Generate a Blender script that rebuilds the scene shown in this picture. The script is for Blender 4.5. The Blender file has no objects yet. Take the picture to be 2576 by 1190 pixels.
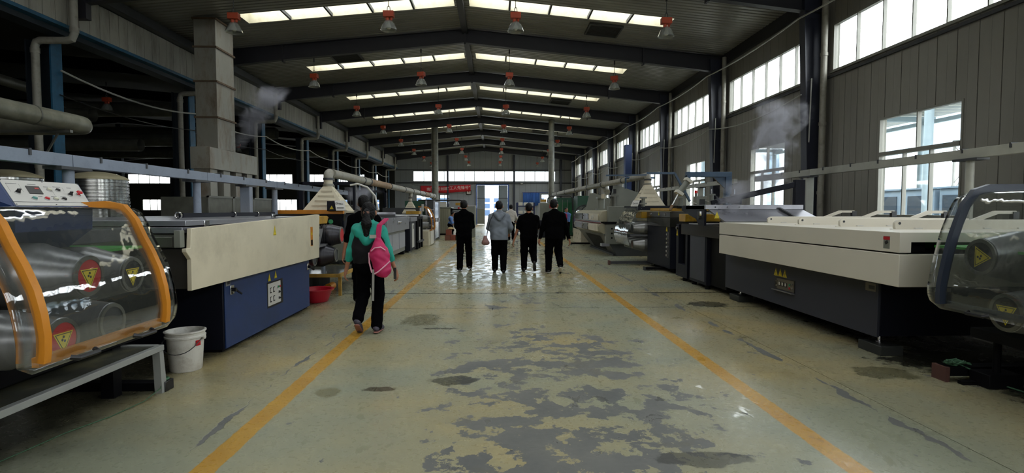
import bpy, bmesh, math, random
import numpy as np
from mathutils import Vector, Matrix
random.seed(7)
S = bpy.context.scene
C = S.collection

# ---------------------------------------------------------------- camera
cam_d = bpy.data.cameras.new('camera'); cam = bpy.data.objects.new('camera', cam_d); C.objects.link(cam)
cam.location = (0, 0, 1.51)
cam.rotation_euler = (math.radians(90 - 2.7596), 0, math.radians(-1.7698))
cam_d.sensor_width = 36.0; cam_d.lens = 36.0 * 1390 / 2576; cam_d.clip_end = 400; cam_d.clip_start = 0.05
S.camera = cam
# ---------------------------------------------------------------- world (bright overcast), view
W = bpy.data.worlds.new('overcast'); S.world = W; W.use_nodes = True
wn = W.node_tree; wn.nodes.clear()
wo = wn.nodes.new('ShaderNodeOutputWorld'); wb = wn.nodes.new('ShaderNodeBackground')
wb.inputs['Color'].default_value = (0.93, 0.965, 1.0, 1); wb.inputs['Strength'].default_value = 4.6
wn.links.new(wb.outputs[0], wo.inputs[0])
S.view_settings.view_transform = 'Standard'; S.view_settings.look = 'None'
S.view_settings.exposure = 1.3; S.view_settings.gamma = 1.0; S.view_settings.use_curve_mapping = False
cy = S.cycles
cy.max_bounces = 7; cy.diffuse_bounces = 4; cy.glossy_bounces = 4; cy.transmission_bounces = 4
cy.transparent_max_bounces = 16; cy.volume_bounces = 0; cy.sample_clamp_indirect = 6.0
cy.caustics_reflective = False; cy.caustics_refractive = False
cy.volume_step_rate = 2.0; cy.volume_max_steps = 96
EXTRA = []
def portal(loc, rot, sx, sy):
    d = bpy.data.lights.new('daylight_portal', 'AREA'); d.shape = 'RECTANGLE'; d.size = sx; d.size_y = sy
    d.cycles.is_portal = True
    o = bpy.data.objects.new('daylight_portal', d); C.objects.link(o); o.location = loc; o.rotation_euler = rot

# ---------------------------------------------------------------- materials
def lin(h):
    h = h.lstrip('#'); r = [int(h[i:i+2], 16) / 255 for i in (0, 2, 4)]
    return tuple((c / 12.92 if c <= .04045 else ((c + .055) / 1.055) ** 2.4) for c in r)
MC = {}
def mat(name, col='#808080', rough=.5, metal=0., var=0.12, vs=4., bump=0., bs=60., dirt=None, damt=.5, ds=3., stretch=None, emit=0, alpha=None, spec=.5, coat=0):
    if name in MC: return MC[name]
    m = bpy.data.materials.new(name); m.use_nodes = True; MC[name] = m
    nt = m.node_tree; N = nt.nodes; L = nt.links; b = N['Principled BSDF']
    c = lin(col)
    b.inputs['Roughness'].default_value = rough; b.inputs['Metallic'].default_value = metal
    b.inputs['Specular IOR Level'].default_value = spec; b.inputs['Coat Weight'].default_value = coat
    b.inputs['Base Color'].default_value = (*c, 1)
    if emit: b.inputs['Emission Color'].default_value = (*c, 1); b.inputs['Emission Strength'].default_value = emit
    if var or dirt or bump:
        tc = N.new('ShaderNodeTexCoord'); mp = N.new('ShaderNodeMapping'); L.new(tc.outputs['Object'], mp.inputs[0])
        if stretch: mp.inputs['Scale'].default_value = stretch
        nz = N.new('ShaderNodeTexNoise'); nz.inputs['Scale'].default_value = vs; nz.inputs['Detail'].default_value = 6
        L.new(mp.outputs[0], nz.inputs['Vector'])
        mr = N.new('ShaderNodeMapRange'); mr.inputs[1].default_value = .3; mr.inputs[2].default_value = .7
        mr.inputs[3].default_value = 1 - var; mr.inputs[4].default_value = 1 + var
        L.new(nz.outputs[0], mr.inputs[0])
        mul = N.new('ShaderNodeVectorMath'); mul.operation = 'SCALE'; mul.inputs[0].default_value = c
        L.new(mr.outputs[0], mul.inputs['Scale']); out = mul.outputs[0]
        if dirt:
            n2 = N.new('ShaderNodeTexNoise'); n2.inputs['Scale'].default_value = ds; n2.inputs['Detail'].default_value = 8
            n2.inputs['Roughness'].default_value = .7; L.new(mp.outputs[0], n2.inputs['Vector'])
            r2 = N.new('ShaderNodeMapRange'); r2.inputs[1].default_value = .48; r2.inputs[2].default_value = .68
            r2.inputs[3].default_value = 0; r2.inputs[4].default_value = damt; L.new(n2.outputs[0], r2.inputs[0])
            mx = N.new('ShaderNodeMix'); mx.data_type = 'RGBA'; L.new(r2.outputs[0], mx.inputs[0])
            L.new(out, mx.inputs[6]); mx.inputs[7].default_value = (*lin(dirt), 1); out = mx.outputs[2]
        L.new(out, b.inputs['Base Color'])
        if metal > .5:
            r3 = N.new('ShaderNodeMapRange'); r3.inputs[3].default_value = max(.03, rough - .1); r3.inputs[4].default_value = rough + .12
            L.new(nz.outputs[0], r3.inputs[0]); L.new(r3.outputs[0], b.inputs['Roughness'])
        if bump:
            n3 = N.new('ShaderNodeTexNoise'); n3.inputs['Scale'].default_value = bs; n3.inputs['Detail'].default_value = 3
            L.new(mp.outputs[0], n3.inputs['Vector'])
            bp = N.new('ShaderNodeBump'); bp.inputs['Strength'].default_value = bump; bp.inputs['Distance'].default_value = .02
            L.new(n3.outputs[0], bp.inputs['Height']); L.new(bp.outputs[0], b.inputs['Normal'])
    return m
def clear_mat(name, tint=(1, 1, 1), haze=0., rough=.03, bump=0., hazecol='#909488', refl=1.):
    """thin clear sheet: transparent + fresnel gloss (+ a little milky scatter)"""
    if name in MC: return MC[name]
    m = bpy.data.materials.new(name); m.use_nodes = True; MC[name] = m
    nt = m.node_tree; N = nt.nodes; L = nt.links; N.clear()
    o = N.new('ShaderNodeOutputMaterial'); t = N.new('ShaderNodeBsdfTransparent'); t.inputs[0].default_value = (*tint, 1)
    g = N.new('ShaderNodeBsdfGlossy'); g.inputs['Roughness'].default_value = rough
    f = N.new('ShaderNodeFresnel'); f.inputs[0].default_value = 1.5
    gg = N.new('ShaderNodeNewGeometry'); ir = N.new('ShaderNodeMapRange'); ir.inputs[3].default_value = 1.5; ir.inputs[4].default_value = 1/1.5
    L.new(gg.outputs['Backfacing'], ir.inputs[0]); L.new(ir.outputs[0], f.inputs[0])
    fm = N.new('ShaderNodeMath'); fm.operation = 'MULTIPLY'; fm.inputs[1].default_value = refl; fm.use_clamp = True; L.new(f.outputs[0], fm.inputs[0])
    d = N.new('ShaderNodeBsdfDiffuse'); d.inputs[0].default_value = (*lin(hazecol), 1)
    a = N.new('ShaderNodeMixShader'); a.inputs[0].default_value = haze; L.new(t.outputs[0], a.inputs[1]); L.new(d.outputs[0], a.inputs[2])
    x = N.new('ShaderNodeMixShader'); L.new(fm.outputs[0], x.inputs[0]); L.new(a.outputs[0], x.inputs[1]); L.new(g.outputs[0], x.inputs[2])
    if bump:
        tc = N.new('ShaderNodeTexCoord'); n3 = N.new('ShaderNodeTexNoise'); n3.inputs['Scale'].default_value = 5; L.new(tc.outputs['Object'], n3.inputs['Vector'])
        bp = N.new('ShaderNodeBump'); bp.inputs['Strength'].default_value = bump; bp.inputs['Distance'].default_value = .05
        L.new(n3.outputs[0], bp.inputs['Height']); L.new(bp.outputs[0], g.inputs['Normal'])
    L.new(x.outputs[0], o.inputs[0]); return m

# ---------------------------------------------------------------- mesh builder
class MB:
    def __init__(s): s.v = []; s.f = []; s.m = []
    def add(s, vs, fs, mi=0):
        n = len(s.v); s.v += [tuple(v) for v in vs]; s.f += [tuple(i + n for i in f) for f in fs]; s.m += [mi] * len(fs); return s
    def box(s, x0, x1, y0, y1, z0, z1, mi=0):
        return s.add([(x0,y0,z0),(x1,y0,z0),(x1,y1,z0),(x0,y1,z0),(x0,y0,z1),(x1,y0,z1),(x1,y1,z1),(x0,y1,z1)],
            [(0,3,2,1),(4,5,6,7),(0,1,5,4),(1,2,6,5),(2,3,7,6),(3,0,4,7)], mi)
    def prism(s, pts, axis, a, b, mi=0):
        """polygon pts in the two other axes (in x,y,z order) extruded along axis from a to b"""
        n = len(pts)
        def P(p, t):
            if axis == 'x': return (t, p[0], p[1])
            if axis == 'y': return (p[0], t, p[1])
            return (p[0], p[1], t)
        vs = [P(p, a) for p in pts] + [P(p, b) for p in pts]
        fs = [tuple(range(n)), tuple(range(2*n-1, n-1, -1))] + [(i, (i+1) % n, n+(i+1) % n, n+i) for i in range(n)]
        return s.add(vs, fs, mi)
    def tube(s, path, r, n=10, mi=0, caps=True):
        path = [Vector(p) for p in path]; k = len(path)
        rs = r if hasattr(r, '__len__') else [r] * k
        t0 = (path[1] - path[0]).normalized(); up = Vector((0,0,1)) if abs(t0.z) < .9 else Vector((1,0,0))
        u = t0.cross(up).normalized(); vs = []; fs = []
        for i in range(k):
            a = path[max(0, i-1)]; b = path[min(k-1, i+1)]
            t = (b - a); t = t.normalized() if t.length > 1e-9 else t0
            u = (u - t * u.dot(t)); u = u.normalized() if u.length > 1e-6 else t.orthogonal().normalized()
            w = t.cross(u)
            for j in range(n):
                q = 2 * math.pi * j / n; vs.append(path[i] + (u * math.cos(q) + w * math.sin(q)) * rs[i])
        for i in range(k-1):
            for j in range(n):
                fs.append((i*n+j, i*n+(j+1) % n, (i+1)*n+(j+1) % n, (i+1)*n+j))
        if caps: fs.append(tuple(range(n-1, -1, -1))); fs.append(tuple((k-1)*n+j for j in range(n)))
        return s.add(vs, fs, mi)
    def cyl(s, p0, p1, r0, r1=None, n=16, mi=0): return s.tube([p0, p1], [r0, r0 if r1 is None else r1], n, mi)
    def lathe(s, prof, o, axis='z', n=24, mi=0, close=False):
        """prof: (radius, height) list"""
        vs = []; fs = []; k = len(prof)
        for r, h in prof:
            for j in range(n):
                q = 2*math.pi*j/n; a, b = r*math.cos(q), r*math.sin(q)
                vs.append((o[0]+a, o[1]+b, o[2]+h) if axis == 'z' else ((o[0]+h, o[1]+a, o[2]+b) if axis == 'x' else (o[0]+a, o[1]+h, o[2]+b)))
        for i in range(k-1 if not close else k):
            i2 = (i+1) % k
            for j in range(n): fs.append((i*n+j, i*n+(j+1) % n, i2*n+(j+1) % n, i2*n+j))
        return s.add(vs, fs, mi)
    def bar(s, p0, p1, w, h, mi=0, up=(0,0,1)):
        p0, p1 = Vector(p0), Vector(p1); t = (p1-p0).normalized(); up = Vector(up)
        if abs(t.dot(up)) > .98: up = Vector((0,1,0))
        u = t.cross(up).normalized(); w_ = u.cross(t)
        vs = [p + u*(a*w/2) + w_*(b*h/2) for p in (p0, p1) for a, b in ((-1,-1),(1,-1),(1,1),(-1,1))]
        return s.add(vs, [(0,3,2,1),(4,5,6,7),(0,1,5,4),(1,2,6,5),(2,3,7,6),(3,0,4,7)], mi)
    def quad(s, a, b, c, d, mi=0): return s.add([a,b,c,d], [(0,1,2,3)], mi)
    def mesh(s, name, o, mats, smooth=True, angle=35):
        me = bpy.data.meshes.new(name)
        me.from_pydata([(v[0]-o[0], v[1]-o[1], v[2]-o[2]) for v in s.v], [], s.f)
        me.polygons.foreach_set('material_index', s.m)
        bm = bmesh.new(); bm.from_mesh(me); bmesh.ops.recalc_face_normals(bm, faces=bm.faces); bm.to_mesh(me); bm.free()
        for m in (mats if isinstance(mats, (list, tuple)) else [mats]): me.materials.append(m)
        if smooth:
            me.polygons.foreach_set('use_smooth', [True]*len(me.polygons)); me.set_sharp_from_angle(angle=math.radians(angle))
        me.update(); return me
def bevel(o, w, seg=2):
    b = o.modifiers.new('bevel', 'BEVEL'); b.width = w; b.segments = seg; b.limit_method = 'ANGLE'; b.angle_limit = math.radians(40)
def setp(o, label=None, cat=None, group=None, kind=None):
    if label: o['label'] = label
    if cat: o['category'] = cat
    if group: o['group'] = group
    if kind: o['kind'] = kind
    return o
class T:
    """a thing: an Empty at its base that parents its parts (built in world coordinates)"""
    def __init__(s, name, loc, label=None, cat=None, group=None, kind=None):
        s.o = bpy.data.objects.new(name, None); C.objects.link(s.o); s.o.location = loc; s.l = Vector(loc)
        s.o.empty_display_size = .1; setp(s.o, label, cat, group, kind)
    def part(s, name, mb, m, label=None, parent=None, bev=0, smooth=True, kind=None, angle=35):
        me = mb if isinstance(mb, bpy.types.Mesh) else mb.mesh(name, s.l, m, smooth, angle)
        o = bpy.data.objects.new(name, me); C.objects.link(o); o.parent = parent if parent else s.o
        if label: o['label'] = label
        if kind: o['kind'] = kind
        if bev: bevel(o, bev)
        return o
def single(name, mb, m, label=None, cat=None, group=None, kind=None, loc=None, bev=0, smooth=True, angle=35):
    if loc is None:
        a = np.array(mb.v); loc = ((a[:,0].min()+a[:,0].max())/2, (a[:,1].min()+a[:,1].max())/2, a[:,2].min())
    o = bpy.data.objects.new(name, mb.mesh(name, loc, m, smooth, angle)); C.objects.link(o); o.location = loc
    if bev: bevel(o, bev)
    return setp(o, label, cat, group, kind)
def dup(o, loc, label=None, group=None, rz=None, parent=None):
    kids = list(o.children); c = o.copy(); C.objects.link(c)
    if parent is None:
        c.location = loc
        if rz is not None: c.rotation_euler.z = rz
        if label: c['label'] = label
        if group: c['group'] = group
    else: c.parent = parent
    for k in kids: dup(k, None, parent=c)
    return c
ORD = ['first', 'second', 'third', 'fourth', 'fifth', 'sixth', 'seventh', 'eighth', 'ninth', 'tenth', 'eleventh', 'twelfth']
def catenary(a, b, sag, n=14):
    a, b = Vector(a), Vector(b)
    return [a.lerp(b, i/n) - Vector((0,0, sag*4*(i/n)*(1-i/n))) for i in range(n+1)]
def text_obj(body, size, loc, rot, m, parent=None, extrude=.002, name='lettering', align='CENTER', ploc=(0,0,0), sx=1):
    cu = bpy.data.curves.new(name, 'FONT'); cu.body = body; cu.size = size; cu.extrude = extrude
    cu.align_x = align; cu.align_y = 'CENTER'; cu.materials.append(m)
    tmp = bpy.data.objects.new('tmp', cu); C.objects.link(tmp); bpy.context.view_layer.update()
    me = bpy.data.meshes.new_from_object(tmp.evaluated_get(bpy.context.evaluated_depsgraph_get())); bpy.data.objects.remove(tmp)
    me.name = name; o = bpy.data.objects.new(name, me); C.objects.link(o)
    if parent: o.parent = parent
    o.location = Vector(loc) - Vector(ploc); o.rotation_euler = rot; o.scale = (sx, 1, 1)
    return o

# ---------------------------------------------------------------- palette
wall_m = mat('wall_panel_paint', '#817e75', .55, 0, .06, 1.2, dirt='#625f56', damt=.35, ds=.9, stretch=(1, 1, .25))
navy = mat('dark_navy_steel', '#282b38', .42, 0, .1)
rafter_m = mat('dark_rafter_paint', '#202026', .5, 0, .1)
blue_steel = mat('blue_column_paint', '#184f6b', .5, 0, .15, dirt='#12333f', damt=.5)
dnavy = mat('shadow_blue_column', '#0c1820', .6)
roof_m = mat('roof_liner_sheet', '#8d8c84', .34, .25, .1, 1.5, dirt='#58564e', damt=.45, ds=.6, stretch=(.35, 1, 1))
cream_pipe = mat('cream_pipe', '#8b887c', .5, 0, .1, dirt='#4f4538', damt=.5, ds=5)
white_fr = mat('window_frame_white', '#7d7c72', .45, 0, .06)
glass = clear_mat('window_glass', (.97, .985, .98))
fas_m = mat('fascia_panel', '#98958a', .5, 0, .1, 2, dirt='#4e4c44', damt=.6, ds=2.5, stretch=(1, 1, .2))
steel = mat('stainless_steel', '#94949a', .3, .7, .08, 3, dirt='#6c6b68', damt=.3, ds=1.5)
dsteel = mat('dull_steel', '#6b6b63', .42, .6, .15, 5)
galv = mat('galvanised_duct', '#78786d', .45, .5, .2, 5, dirt='#6a5a3e', damt=.45, ds=3)
cream = mat('cream_enamel', '#c8bfa6', .42, 0, .06, 2.5, dirt='#7d735c', damt=.3, ds=2)
white_en = mat('white_enamel', '#c6c3b6', .4, 0, .04, 2)
grey_en = mat('grey_enamel', '#74766c', .42, 0, .06)
dgrey = mat('dark_grey_enamel', '#333537', .5, 0, .08)
blue_en = mat('blue_enamel', '#1a3260', .45, 0, .12, 1.5, dirt='#142238', damt=.5, ds=1.5)
navy_en = mat('navy_enamel', '#10121c', .5, 0, .08, spec=.2)
black = mat('black_paint', '#060608', .6, 0, .1, spec=.15)
rubber = mat('black_plastic', '#0a0a0d', .4, 0, 0)
orange = mat('orange_paint', '#c07a18', .42, 0, .08, 4, dirt='#7a4a12', damt=.4)
yellow = mat('yellow_sign', '#d3bd19', .45, 0, .03)
yel_tray = mat('yellow_ochre_paint', '#ad8315', .4, 0, .1, dirt='#5b3d12', damt=.6, ds=5)
red = mat('red_enamel', '#b3141f', .4, 0, .05)
green = mat('green_enamel', '#1d4a35', .45, 0, .1)
chrome = mat('chrome', '#c9c9c9', .12, 1., .03)
white_p = mat('white_plastic', '#bdbbb4', .4, 0, .02)
rust = mat('rusty_duct', '#8a7358', .6, .2, .25, 6, dirt='#6b3f1c', damt=.7, ds=5)
grey_rail = mat('grey_blue_rail', '#78818f', .45, 0, .1, 3, dirt='#5e6470', damt=.5, ds=6)
guard_m = clear_mat('clear_guard', (.92, .93, .94), .05, .02, .09, refl=1.5)
concrete = mat('concrete_plain', '#6a6a62', .8, 0, .1)
# ================================================================ SETTING
XR, XL, XRID = 8.3, -10.1, -1.05
FR = [1.9 + 6*k for k in range(-2, 10)]           # portal frames
YE, YB = 58.0, -12.0
def roofz(x, top=7.92): return top - .095 * abs(x - XRID)
# ---- floor
def floor_material():
    m = bpy.data.materials.new('worn_epoxy_floor'); m.use_nodes = True
    nt = m.node_tree; N = nt.nodes; L = nt.links; b = N['Principled BSDF']
    geo = N.new('ShaderNodeNewGeometry'); sep = N.new('ShaderNodeSeparateXYZ'); L.new(geo.outputs['Position'], sep.inputs[0])
    pos = geo.outputs['Position']
    def noise(sc, det=6, rough=.55, vec=None, scale3=None, dist=0):
        n = N.new('ShaderNodeTexNoise'); n.inputs['Scale'].default_value = sc; n.inputs['Detail'].default_value = det; n.inputs['Roughness'].default_value = rough
        n.inputs['Distortion'].default_value = dist
        if scale3:
            mp = N.new('ShaderNodeMapping'); mp.inputs['Scale'].default_value = scale3; mp.inputs['Location'].default_value = (3.1, 7.7, 0)
            L.new(pos, mp.inputs[0]); L.new(mp.outputs[0], n.inputs['Vector'])
        else: L.new(pos, n.inputs['Vector'])
        return n.outputs[0]
    def M(op, a, c=None, clamp=False):
        n = N.new('ShaderNodeMath'); n.operation = op; n.use_clamp = clamp
        for i, q in enumerate((a, c)):
            if q is None: continue
            if isinstance(q, (int, float)): n.inputs[i].default_value = q
            else: L.new(q, n.inputs[i])
        return n.outputs[0]
    def MR(v, a, c, lo=0., hi=1., smooth=False):
        n = N.new('ShaderNodeMapRange'); n.inputs[1].default_value = a; n.inputs[2].default_value = c
        n.inputs[3].default_value = lo; n.inputs[4].default_value = hi
        if smooth: n.interpolation_type = 'SMOOTHSTEP'
        L.new(v, n.inputs[0]); return n.outputs[0]
    def mix(f, a, c):
        n = N.new('ShaderNodeMix'); n.data_type = 'RGBA'
        if isinstance(f, (int, float)): n.inputs[0].default_value = f
        else: L.new(f, n.inputs[0])
        for i, q in ((6, a), (7, c)):
            if isinstance(q, str): n.inputs[i].default_value = (*lin(q), 1)
            else: L.new(q, n.inputs[i])
        return n.outputs[2]
    x, y = sep.outputs[0], sep.outputs[1]
    n_big = noise(.45, 4, .5); n_mid = noise(1.7, 6); n_fine = noise(22, 4)
    base = mix(MR(n_big, .38, .62), '#8b8e79', '#a39468')
    base = mix(MR(n_mid, .35, .7, 0, .4), base, '#7d8172')
    base = mix(MR(n_fine, .3, .7, 0, .22), base, '#6f6f58')
    # worn lane: concrete shows where the paint flaked off in the middle of the aisle
    lane = M('SUBTRACT', 1.0, MR(M('ABSOLUTE', M('SUBTRACT', x, .55)), .4, 1.7, 0, 1, True))
    near = MR(y, 8.0, 5.0, .45, 1.0, True)
    flake = noise(3.4, 12, .68, scale3=(1.0, .95, 1), dist=.15)
    clump = noise(.9, 3, .5, scale3=(1, .7, 1))
    thr = M('SUBTRACT', .675, M('ADD', M('MULTIPLY', M('MULTIPLY', lane, near), .19), M('MULTIPLY', M('SUBTRACT', clump, .5), .34)))
    worn = MR(M('SUBTRACT', flake, thr), 0, .006)
    chips = M('MAXIMUM', MR(noise(7, 5, .6, scale3=(1, .6, 1)), .685, .692), MR(noise(13, 4, .6, scale3=(1, .8, 1)), .735, .745))
    worn = M('MAXIMUM', worn, chips)
    # scraped tracks beside the two lines, following long cracks
    wob = M('MULTIPLY', M('SUBTRACT', noise(1.3, 6, .6), .5), .34)
    for xc, wd in ((2.88, .05), (-1.92, .022)):
        d = M('ABSOLUTE', M('ADD', M('SUBTRACT', x, xc), wob))
        wv = M('MULTIPLY', MR(noise(2.2, 4), .42, .6), wd)
        worn = M('MAXIMUM', worn, MR(M('SUBTRACT', wv, d), 0, .006))
    conc = mix(MR(n_mid, .3, .7), '#565856', '#696964')
    # orange lines, worn at their edges
    line = None
    edge = M('MULTIPLY', M('SUBTRACT', noise(9, 5), .5), .03)
    for xc in (-1.69, 2.10):
        d = M('ADD', M('ABSOLUTE', M('SUBTRACT', x, xc)), edge)
        q = MR(d, .071, .076, 1, 0); line = q if line is None else M('MAXIMUM', line, q)
    line = M('MULTIPLY', line, MR(noise(6, 6, .65, scale3=(1, .5, 1)), .66, .70, 1, .25))
    col = mix(line, base, mix(MR(n_mid, .3, .7), '#a07526', '#ad8733'))
    col = mix(M('MULTIPLY', worn, M('SUBTRACT', 1.0, M('MULTIPLY', line, .75))), col, conc)
    # brown stains and dark scuffs
    st = MR(noise(.8, 5, .6, scale3=(1.3, 1.6, 1)), .60, .72, 0, .55)
    col = mix(st, col, '#5f5636')
    scuff = MR(noise(3.2, 8, .7, scale3=(.6, 2.6, 1)), .705, .72, 0, .85)
    col = mix(scuff, col, '#23231d')
    # joint lines with dirt, oil and water spots, grime and shadow painted dark under the machines
    jn = M('MULTIPLY', M('SUBTRACT', noise(2.5, 5), .5), .12)
    for yc, wd in ((9.96, .055), (8.45, .02)):
        d = M('ABSOLUTE', M('ADD', M('SUBTRACT', y, yc), M('MULTIPLY', jn, .5)))
        wv = M('MULTIPLY', MR(noise(1.1, 3), .38, .58, .25, 1), wd)
        col = mix(M('MULTIPLY', MR(M('SUBTRACT', wv, d), 0, .012), .85), col, '#1c1c18')
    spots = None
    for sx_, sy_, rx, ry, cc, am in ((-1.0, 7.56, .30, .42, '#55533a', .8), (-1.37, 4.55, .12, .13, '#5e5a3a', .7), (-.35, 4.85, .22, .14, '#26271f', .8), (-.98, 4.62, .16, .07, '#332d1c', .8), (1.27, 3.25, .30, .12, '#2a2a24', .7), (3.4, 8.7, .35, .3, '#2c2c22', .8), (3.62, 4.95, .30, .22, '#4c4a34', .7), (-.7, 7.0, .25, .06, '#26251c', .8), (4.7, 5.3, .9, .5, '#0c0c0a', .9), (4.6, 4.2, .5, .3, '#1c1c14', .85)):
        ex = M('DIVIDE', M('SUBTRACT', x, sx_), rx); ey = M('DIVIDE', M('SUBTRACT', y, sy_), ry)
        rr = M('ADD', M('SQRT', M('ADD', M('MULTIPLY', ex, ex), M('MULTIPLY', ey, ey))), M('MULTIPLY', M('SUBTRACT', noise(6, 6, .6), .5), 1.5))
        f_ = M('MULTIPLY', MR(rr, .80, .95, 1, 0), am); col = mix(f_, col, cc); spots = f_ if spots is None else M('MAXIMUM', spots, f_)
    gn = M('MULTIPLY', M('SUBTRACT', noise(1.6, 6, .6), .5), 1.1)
    shade_grime = M('MAXIMUM', M('MULTIPLY', MR(M('ADD', x, gn), -2.75, -3.1), MR(y, 12.5, 11.5)), M('MULTIPLY', MR(M('SUBTRACT', x, gn), 4.1, 4.5), MR(y, 16.5, 15.5)))
    col = mix(M('MULTIPLY', shade_grime, .85), col, '#1d1d17')
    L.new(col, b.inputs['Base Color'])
    # wet areas: glossy films, strongest down the aisle and under the right-hand machines
    wet_n = noise(5.0, 8, .65, scale3=(1, .55, 1), dist=.5)
    aisle = M('MULTIPLY', M('SUBTRACT', 1.0, MR(M('ABSOLUTE', M('SUBTRACT', x, .2)), 1.0, 2.4, 0, 1, True)), M('MULTIPLY', MR(y, 8.5, 12, 0, 1, True), MR(y, 40, 25, .3, 1)))
    under = M('MULTIPLY', MR(x, 3.6, 4.6, 0, 1, True), MR(y, 7.5, 5.5, 0, 1, True))
    pud = MR(M('ADD', M('ADD', wet_n, M('MULTIPLY', spots, .07)), M('MULTIPLY', M('MAXIMUM', aisle, under), .13)), .60, .65)
    rg = MR(n_fine, .3, .7, .24, .36); rg = M('ADD', rg, M('MULTIPLY', worn, .14))
    rg = M('ADD', M('MULTIPLY', rg, M('SUBTRACT', 1.0, pud)), M('MULTIPLY', pud, .10))
    L.new(rg, b.inputs['Roughness'])
    b.inputs['Specular IOR Level'].default_value = .45
    hgt = M('ADD', M('MULTIPLY', worn, -.6), M('ADD', M('MULTIPLY', n_fine, .12), M('MULTIPLY', wet_n, .5)))
    bp = N.new('ShaderNodeBump'); bp.inputs['Strength'].default_value = .3; bp.inputs['Distance'].default_value = .012
    L.new(hgt, bp.inputs['Height']); L.new(bp.outputs[0], b.inputs['Normal'])
    return m
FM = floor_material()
fl = T('floor', (0, 20, 0), 'grey-green painted concrete factory floor with orange lane lines', kind='structure')
fl.part('floor_base', MB().box(-41, 8.5, YB, YE+.3, -.25, -.012), mat('joint_filler', '#1b1a17', .8, 0, .1), smooth=False)
xs = [-41, -20, -10.3, -5.2, 3.0, 8.5]
ysl = [YB, -4, 2.2, 8.45, 9.96, 16.0, 22.0, 28.0, 34.0, 40.0, 46.0, 52.0, YE+.3]
for i in range(len(xs)-1):
    for j in range(len(ysl)-1):
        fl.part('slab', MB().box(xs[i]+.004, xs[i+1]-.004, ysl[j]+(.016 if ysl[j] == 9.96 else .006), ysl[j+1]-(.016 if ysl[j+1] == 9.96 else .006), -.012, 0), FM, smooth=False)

# ---- panelled walls with real openings
def cut_boxes(mb, axis, f0, f1, a, b, z0, z1, holes):
    """wall slab between a..b along the wall, top follows z1(a); rectangular holes removed"""
    br = sorted({a, b, *[h[i] for h in holes for i in (0, 1) if a < h[i] < b]})
    for p, q in zip(br[:-1], br[1:]):
        mid = (p+q)/2; segs = [[z0, None]]
        for h in sorted([h for h in holes if h[0] < mid < h[1]], key=lambda h: h[2]):
            segs[-1][1] = h[2]; segs.append([h[3], None])
        for lo, hi in segs:
            if hi is None: h0, h1 = z1(p), z1(q)
            else: h0 = h1 = hi
            if h0 - lo < .02: continue
            if axis == 'x': mb.add([(f0,p,lo),(f1,p,lo),(f1,q,lo),(f0,q,lo),(f0,p,h0),(f1,p,h0),(f1,q,h1),(f0,q,h1)], [(0,3,2,1),(4,5,6,7),(0,1,5,4),(1,2,6,5),(2,3,7,6),(3,0,4,7)])
            else: mb.add([(p,f0,lo),(q,f0,lo),(q,f1,lo),(p,f1,lo),(p,f0,h0),(q,f0,h1),(q,f1,h1),(p,f1,h0)], [(0,3,2,1),(4,5,6,7),(0,1,5,4),(1,2,6,5),(2,3,7,6),(3,0,4,7)])
def panelled(th, axis, face, depth, a0, a1, z0, z1, holes, pitch, m, mb_m):
    s = 1 if depth > 0 else -1
    bk = MB(); cut_boxes(bk, axis, face + s*.035, face + depth, a0, a1, z0, z1, holes)
    th.part('backing', bk, mb_m, smooth=False)
    n = round((a1-a0)/pitch)
    for i in range(n):
        a, b = a0 + (a1-a0)*i/n, a0 + (a1-a0)*(i+1)/n
        mb = MB(); cut_boxes(mb, axis, face, face + s*.034, a+.009, b-.009, z0, z1, holes)
        cut_boxes(mb, axis, face-.003*s, face, a+(b-a)*.5-.012, a+(b-a)*.5+.012, z0, z1, holes)
        th.part('wall_panel', mb, m, smooth=False)
wr = T('wall_right', (XR, 20, 0), 'grey ribbed metal cladding wall with window bands', kind='structure')
holes = []
WB = []
for k in range(len(FR)-1):
    y0 = FR[k]; c = (y0 + .42, y0 + 5.6, 4.9, 6.05); holes.append(c); WB.append(('clere', c))
    w = (y0 + 1.72, y0 + 3.88, 1.37, 3.48); holes.append(w); WB.append(('low', w))
panelled(wr, 'x', XR, .16, YB, YE, 0, lambda a: 7.05, holes, .455, wall_m, concrete)
n_w = 0
for kind, (y0, y1, z0, z1) in WB:
    if y1 < -3: continue
    n_w += 1
    t = T('window_%d' % n_w, (XR+.06, (y0+y1)/2, z0), kind='structure')
    f = MB(); x0, x1 = XR-.02, XR+.09; e = .05
    e = .04; f.box(x0, x1, y0, y0+e, z0, z1).box(x0, x1, y1-e, y1, z0, z1).box(x0, x1, y0+e, y1-e, z0, z0+e).box(x0, x1, y0+e, y1-e, z1-e, z1)
    t.part('window_frame', f, white_fr, bev=.004)
    zz = [z0+e, z1-e] if kind == 'clere' else [z0+e, 2.66, 2.74, z1-e]
    if kind == 'low': t.part('transom', MB().box(x0-.02, x1, y0+e, y1-e, 2.66, 2.74), white_fr, bev=.004)
    npn = 6 if kind == 'clere' else 2
    for zi in range(0, len(zz), 2):
        q = npn if zi or kind == 'clere' else 3
        for i in range(q):
            a = y0+e + (y1-y0-2*e)*i/q; b = y0+e + (y1-y0-2*e)*(i+1)/q
            if i: t.part('mullion', MB().box(x0+.01, x1-.02, a-.014, a+.014, zz[zi], zz[zi+1]), white_fr)
            t.part('pane', MB().box(XR+.045, XR+.051, a+(.013 if i else 0), b-(.013 if i < q-1 else 0), zz[zi], zz[zi+1]), glass, smooth=False)
    t.part('sill', MB().box(XR-.05, XR+.1, y0-.05, y1+.05, z0-.035, z0), white_fr, bev=.004)
    if y1 < 50: portal((XR+.2, (y0+y1)/2, (z0+z1)/2), (0, math.radians(90), 0), z1-z0, y1-y0)
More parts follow.
